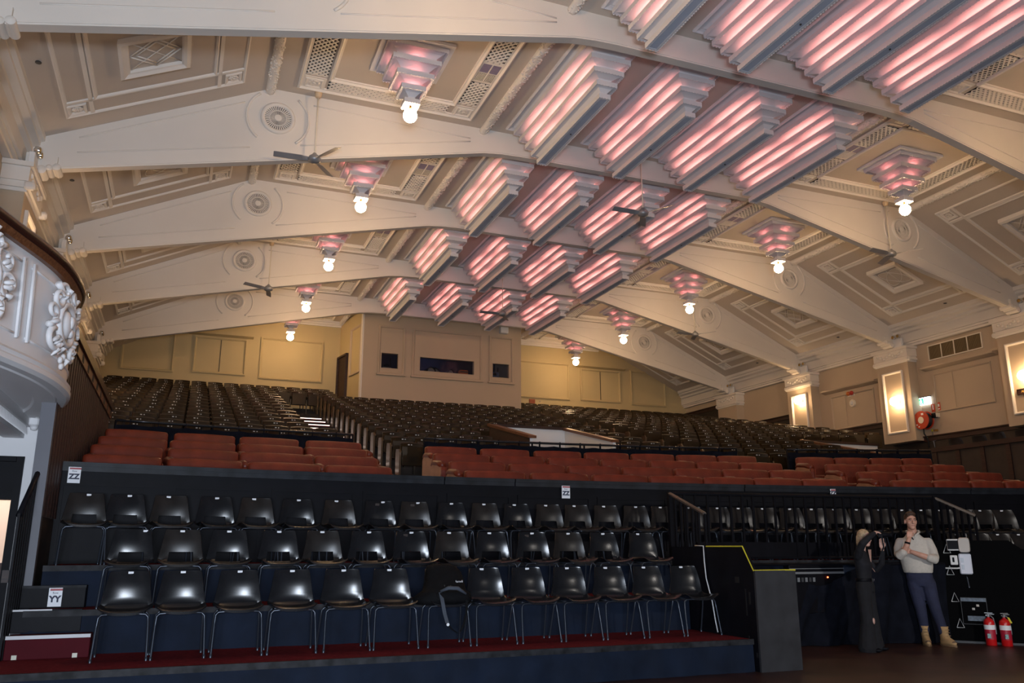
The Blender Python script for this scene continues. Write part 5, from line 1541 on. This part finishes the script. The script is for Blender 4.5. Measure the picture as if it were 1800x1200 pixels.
torso(m, [(1.58, -.003, .012, .085, .075), (1.54, -.002, .015, .115, .092), (1.50, 0, .02, .165, .108), (1.44, 0, .02, .196, .120), (1.34, .0, .012, .208, .136), (1.2, .005, .0, .222, .145), (1.10, .01, -.002, .212, .148), (1.05, .01, -.002, .205, .145), (1.01, .012, 0, .195, .135)])
limb(m, [(-.185, .015, 1.455, .072), (-.222, -.02, 1.36, .070), (-.230, -.085, 1.275, .066), (-.215, -.175, 1.262, .070), (-.17, -.215, 1.305, .060)])
limb(m, [(.19, .015, 1.455, .072), (.230, -.02, 1.34, .070), (.248, -.08, 1.235, .066), (.235, -.18, 1.205, .066), (.175, -.215, 1.225, .060)])
remesh(m.obj('sweater', KNIT, man, True), .011, 4)
m = MB()
m.tube([(-.085, -.055, 1.60), (-.05, -.105, 1.575), (-.012, -.125, 1.545), (-.005, -.135, 1.50)], [.018, .016, .014, .01], 8); m.tube([(.08, -.05, 1.60), (.055, -.10, 1.575), (.02, -.125, 1.545), (-.005, -.135, 1.50)], [.018, .016, .014, .01], 8)
m.tube([(-.085, -.055, 1.60), (-.08, .045, 1.615), (0, .09, 1.62), (.08, .045, 1.615), (.08, -.05, 1.60)], .020, 8)
m.obj('collar', KNIT, man, True)
m = MB(); m.tube([(-.075, -.075, 1.575), (-.035, -.118, 1.53), (-.01, -.145, 1.49)], .008, 6); m.obj('lanyard', BLK, man, True)
m = MB(); m.tube([(-.105, -.243, 1.428), (-.098, -.240, 1.452)], .040, 12); m.obj('wristwatch', BLK, man, True)
m = MB()
torso(m, [(1.045, .012, .0, .175, .125), (.96, .02, .0, .185, .128), (.88, .03, 0, .180, .122), (.82, .035, 0, .150, .105)])
limb(m, [(-.055, .0, .86, .108), (-.03, -.01, .62, .088), (-.01, -.02, .48, .078), (.005, .0, .28, .066), (.008, .005, .20, .068)])
limb(m, [(.125, .0, .86, .108), (.16, -.03, .62, .088), (.185, -.045, .48, .078), (.235, -.02, .28, .066), (.25, -.015, .19, .070)])
remesh(m.obj('trousers', NAVYT, man, True), .011, 4)


def boot(par, x, y, rz, m_):
    Rm = Matrix.Rotation(rz, 3, 'Z')
    def W(p): v = Rm @ Vector(p); return (x + v.x, y + v.y, v.z)
    m = MB(); m.rings([[W((sx * math.cos(a), cy + sy * math.sin(a), z)) for a in [2 * PI * i / 18 for i in range(18)]] for z, cy, sx, sy in ((.02, -.055, .052, .145), (.055, -.055, .054, .148), (.085, -.04, .050, .125), (.115, -.005, .050, .085), (.16, .012, .050, .068), (.22, .012, .056, .070), (.265, .012, .062, .074))])
    b = m.obj('boot', m_, par, True)
    m = MB(); m.rings([[W((sx * math.cos(a), -.055 + sy * math.sin(a), z)) for a in [2 * PI * i / 18 for i in range(18)]] for z, sx, sy in ((0, .055, .152), (.022, .057, .155))]); m.obj('sole', mat('boot_sole', (.20, .12, .06), .7), b)
    m = MB(); m.ball(W((0, -.165, .055)), (.040, .030, .024), 10, 7); m.obj('toe_scuff', mat('toe_scuff', (.12, .08, .055), .5), b, True)
    for q in range(4):
        m = MB(); z = .10 + q * .04; yy = -.085 + q * .008; m.tube([W((-.03, yy, z)), W((0, yy - .012, z + .006)), W((.03, yy, z))], .005, 5); m.obj('lace', mat('lace', (.30, .2, .1), .8), b)


boot(man, .008, -.01, R(8), SUEDE); boot(man, .262, -.04, R(38), SUEDE)

# --- the woman with a camera
wom = thing('person', 'woman in black raising a camera to her eye, blond hair and silver-buckled belt', 'person', (8.99, 9.38, 0), R(28)); wom.scale = (.97, .97, .97)
HR = Matrix.Rotation(R(-22), 3, 'Z') @ Matrix.Rotation(R(5), 3, 'X')
m = MB(); hc = (.02, -.055, 1.545)
T = head(m, hc, HR, .94)
limb(m, [(.015, -.01, 1.47, .048), (.01, .0, 1.38, .052), (0, .0, 1.30, .07)])
torso(m, [(1.33, 0, .0, .10, .065), (1.22, 0, 0, .13, .085), (1.0, 0, 0, .11, .08), (.9, 0, 0, .12, .085)])
limb(m, [(-.16, .0, 1.30, .04), (-.245, -.10, 1.47, .038), (-.16, -.20, 1.58, .032), (-.06, -.24, 1.63, .025)])
hand(m, (-.05, -.243, 1.632), (1, -.08, -.16), (.05, -1, 0), (.1, .1, 1), .75, .9)
limb(m, [(.16, .0, 1.30, .04), (.20, -.10, 1.10, .037), (.15, -.23, 1.25, .032), (.09, -.26, 1.40, .025)])
hand(m, (.085, -.262, 1.415), (-.12, -.05, 1), (.3, -1, 0), (.9, .3, .1), .45, .9)
limb(m, [(-.08, 0, .9, .08), (-.09, 0, .5, .05), (-.1, 0, .1, .04)]); limb(m, [(.08, 0, .9, .08), (.09, 0, .5, .05), (.1, 0, .1, .04)])
remesh(m.obj('body', SKINW, wom, True), .0070, 3)
face_parts(wom, T, HR, .94, mat('lips_rose', (.42, .14, .14), .45, var=0), HAIRY)
m = MB(); m.ball(T((0, .030, .046)), (.083, .096, .092), 20, 14, 0, HR)
m.ball(T((0, .075, -.03)), (.066, .046, .10), 16, 10, 0, HR)
for sx in (-1, 1):
    for q in range(3): limb(m, [T((sx * .060, .05 + .018 * q, .02)) + (.022,), T((sx * .066, .06 + .014 * q, -.08)) + (.019,), T((sx * .052, .066 + .01 * q, -.17)) + (.010,)], 8)
remesh(m.obj('hair', HAIRY, wom, True), .008, 2)
m = MB()
torso(m, [(1.385, .0, .02, .075, .06), (1.34, 0, .018, .145, .085), (1.28, 0, .015, .172, .098), (1.18, 0, -.008, .158, .120), (1.08, 0, .0, .136, .100), (1.0, 0, .0, .130, .094), (.93, 0, 0, .146, .102)])
limb(m, [(-.155, .01, 1.30, .058), (-.220, -.05, 1.40, .056), (-.250, -.105, 1.475, .052), (-.185, -.18, 1.56, .044), (-.10, -.225, 1.612, .035)])
limb(m, [(.155, .01, 1.30, .058), (.20, -.05, 1.19, .055), (.205, -.12, 1.105, .051), (.165, -.21, 1.20, .044), (.105, -.255, 1.36, .034)])
remesh(m.obj('shirt', SHIRT, wom, True), .010, 4)
m = MB(); m.rings([[(x, -.105 - .01 * f, z) for x, z in ((-.05, 1.39), (.06, 1.39), (.012, 1.215))] for f in (0, 1)]); m.obj('open_neckline', SKINW, wom)
m = MB()
torso(m, [(.965, 0, 0, .150, .106), (.88, 0, 0, .178, .122), (.80, 0, 0, .170, .115)])
limb(m, [(-.08, .0, .84, .098), (-.095, -.01, .55, .090), (-.11, -.02, .40, .092), (-.12, .0, .20, .112), (-.13, .0, .045, .135)])
limb(m, [(.08, .0, .84, .098), (.10, -.01, .55, .090), (.11, -.02, .40, .092), (.14, .0, .20, .112), (.15, .0, .045, .135)])
o = remesh(m.obj('trousers', JEAN, wom, True), .011, 4)
m = MB(); m.ball((-.115, -.105, .415), (.028, .02, .045), 10, 7); m.obj('knee_rip', SKINW, wom, True)
m = MB(); m.rings([[(r_ * math.cos(a) * .157, r_ * math.sin(a) * .112, z) for a in [2 * PI * i / 24 for i in range(24)]] for r_, z in ((1, .945), (1.02, .95), (1.02, .985), (1, .99))], caps=False); m.obj('belt', BLK, wom, True)
for x in (-.05, .015):
    m = MB(); m.frame(lambda u, v, d: (u, -.117 - d, v), x - .024, x + .024, .945, .99, [(0, 0), (0, .008), (.009, .008), (.009, 0)]); m.ball((x, -.120, .967), (.014, .006, .017), 8, 5); m.obj('belt_buckle', CHROME, wom)
for sx in (-1, 1):
    m = MB(); m.ball((sx * .14, -.10, .03), (.045, .10, .03), 10, 6); m.obj('shoe', BLK, wom, True)
t = thing('camera', 'black camera with a round lens held to the woman\'s eye', 'camera', wom.location + Matrix.Rotation(R(28), 3, 'Z') @ Vector((.045, -.255, 1.505)), R(28 + 14))
m = MB(); m.bbox(-.065, .065, -.03, .03, 0, .085, .012); m.box(-.025, .025, -.035, .02, .085, .108); m.obj('camera_body', BLK, t)
m = MB(); m.lathe([(.034, -.03), (.036, -.05), (.036, -.12), (.040, -.125), (.040, -.15), (.034, -.152), (.030, -.145)], 20, (0, 0, .045), 'y'); ln_ = m.obj('lens_barrel', BLK, t, True, 40)
m = MB(); m.ball((0, -.143, .045), (.030, .008, .030), 14, 8); m.obj('front_glass', mat('lens_glass', (.02, .02, .035), .05, var=0), ln_, True)
m = MB(); m.rings([[(-.07, -.032, .05), (-.066, -.032, .05), (-.066, -.012, .05), (-.07, -.012, .05)], [(-.075, -.045, -.12), (-.071, -.045, -.12), (-.071, -.025, -.12), (-.075, -.025, -.12)], [(-.075, .03, -.30), (-.071, .03, -.30), (-.071, .05, -.30), (-.075, .05, -.30)]]); m.obj('neck_strap', BLK, t)
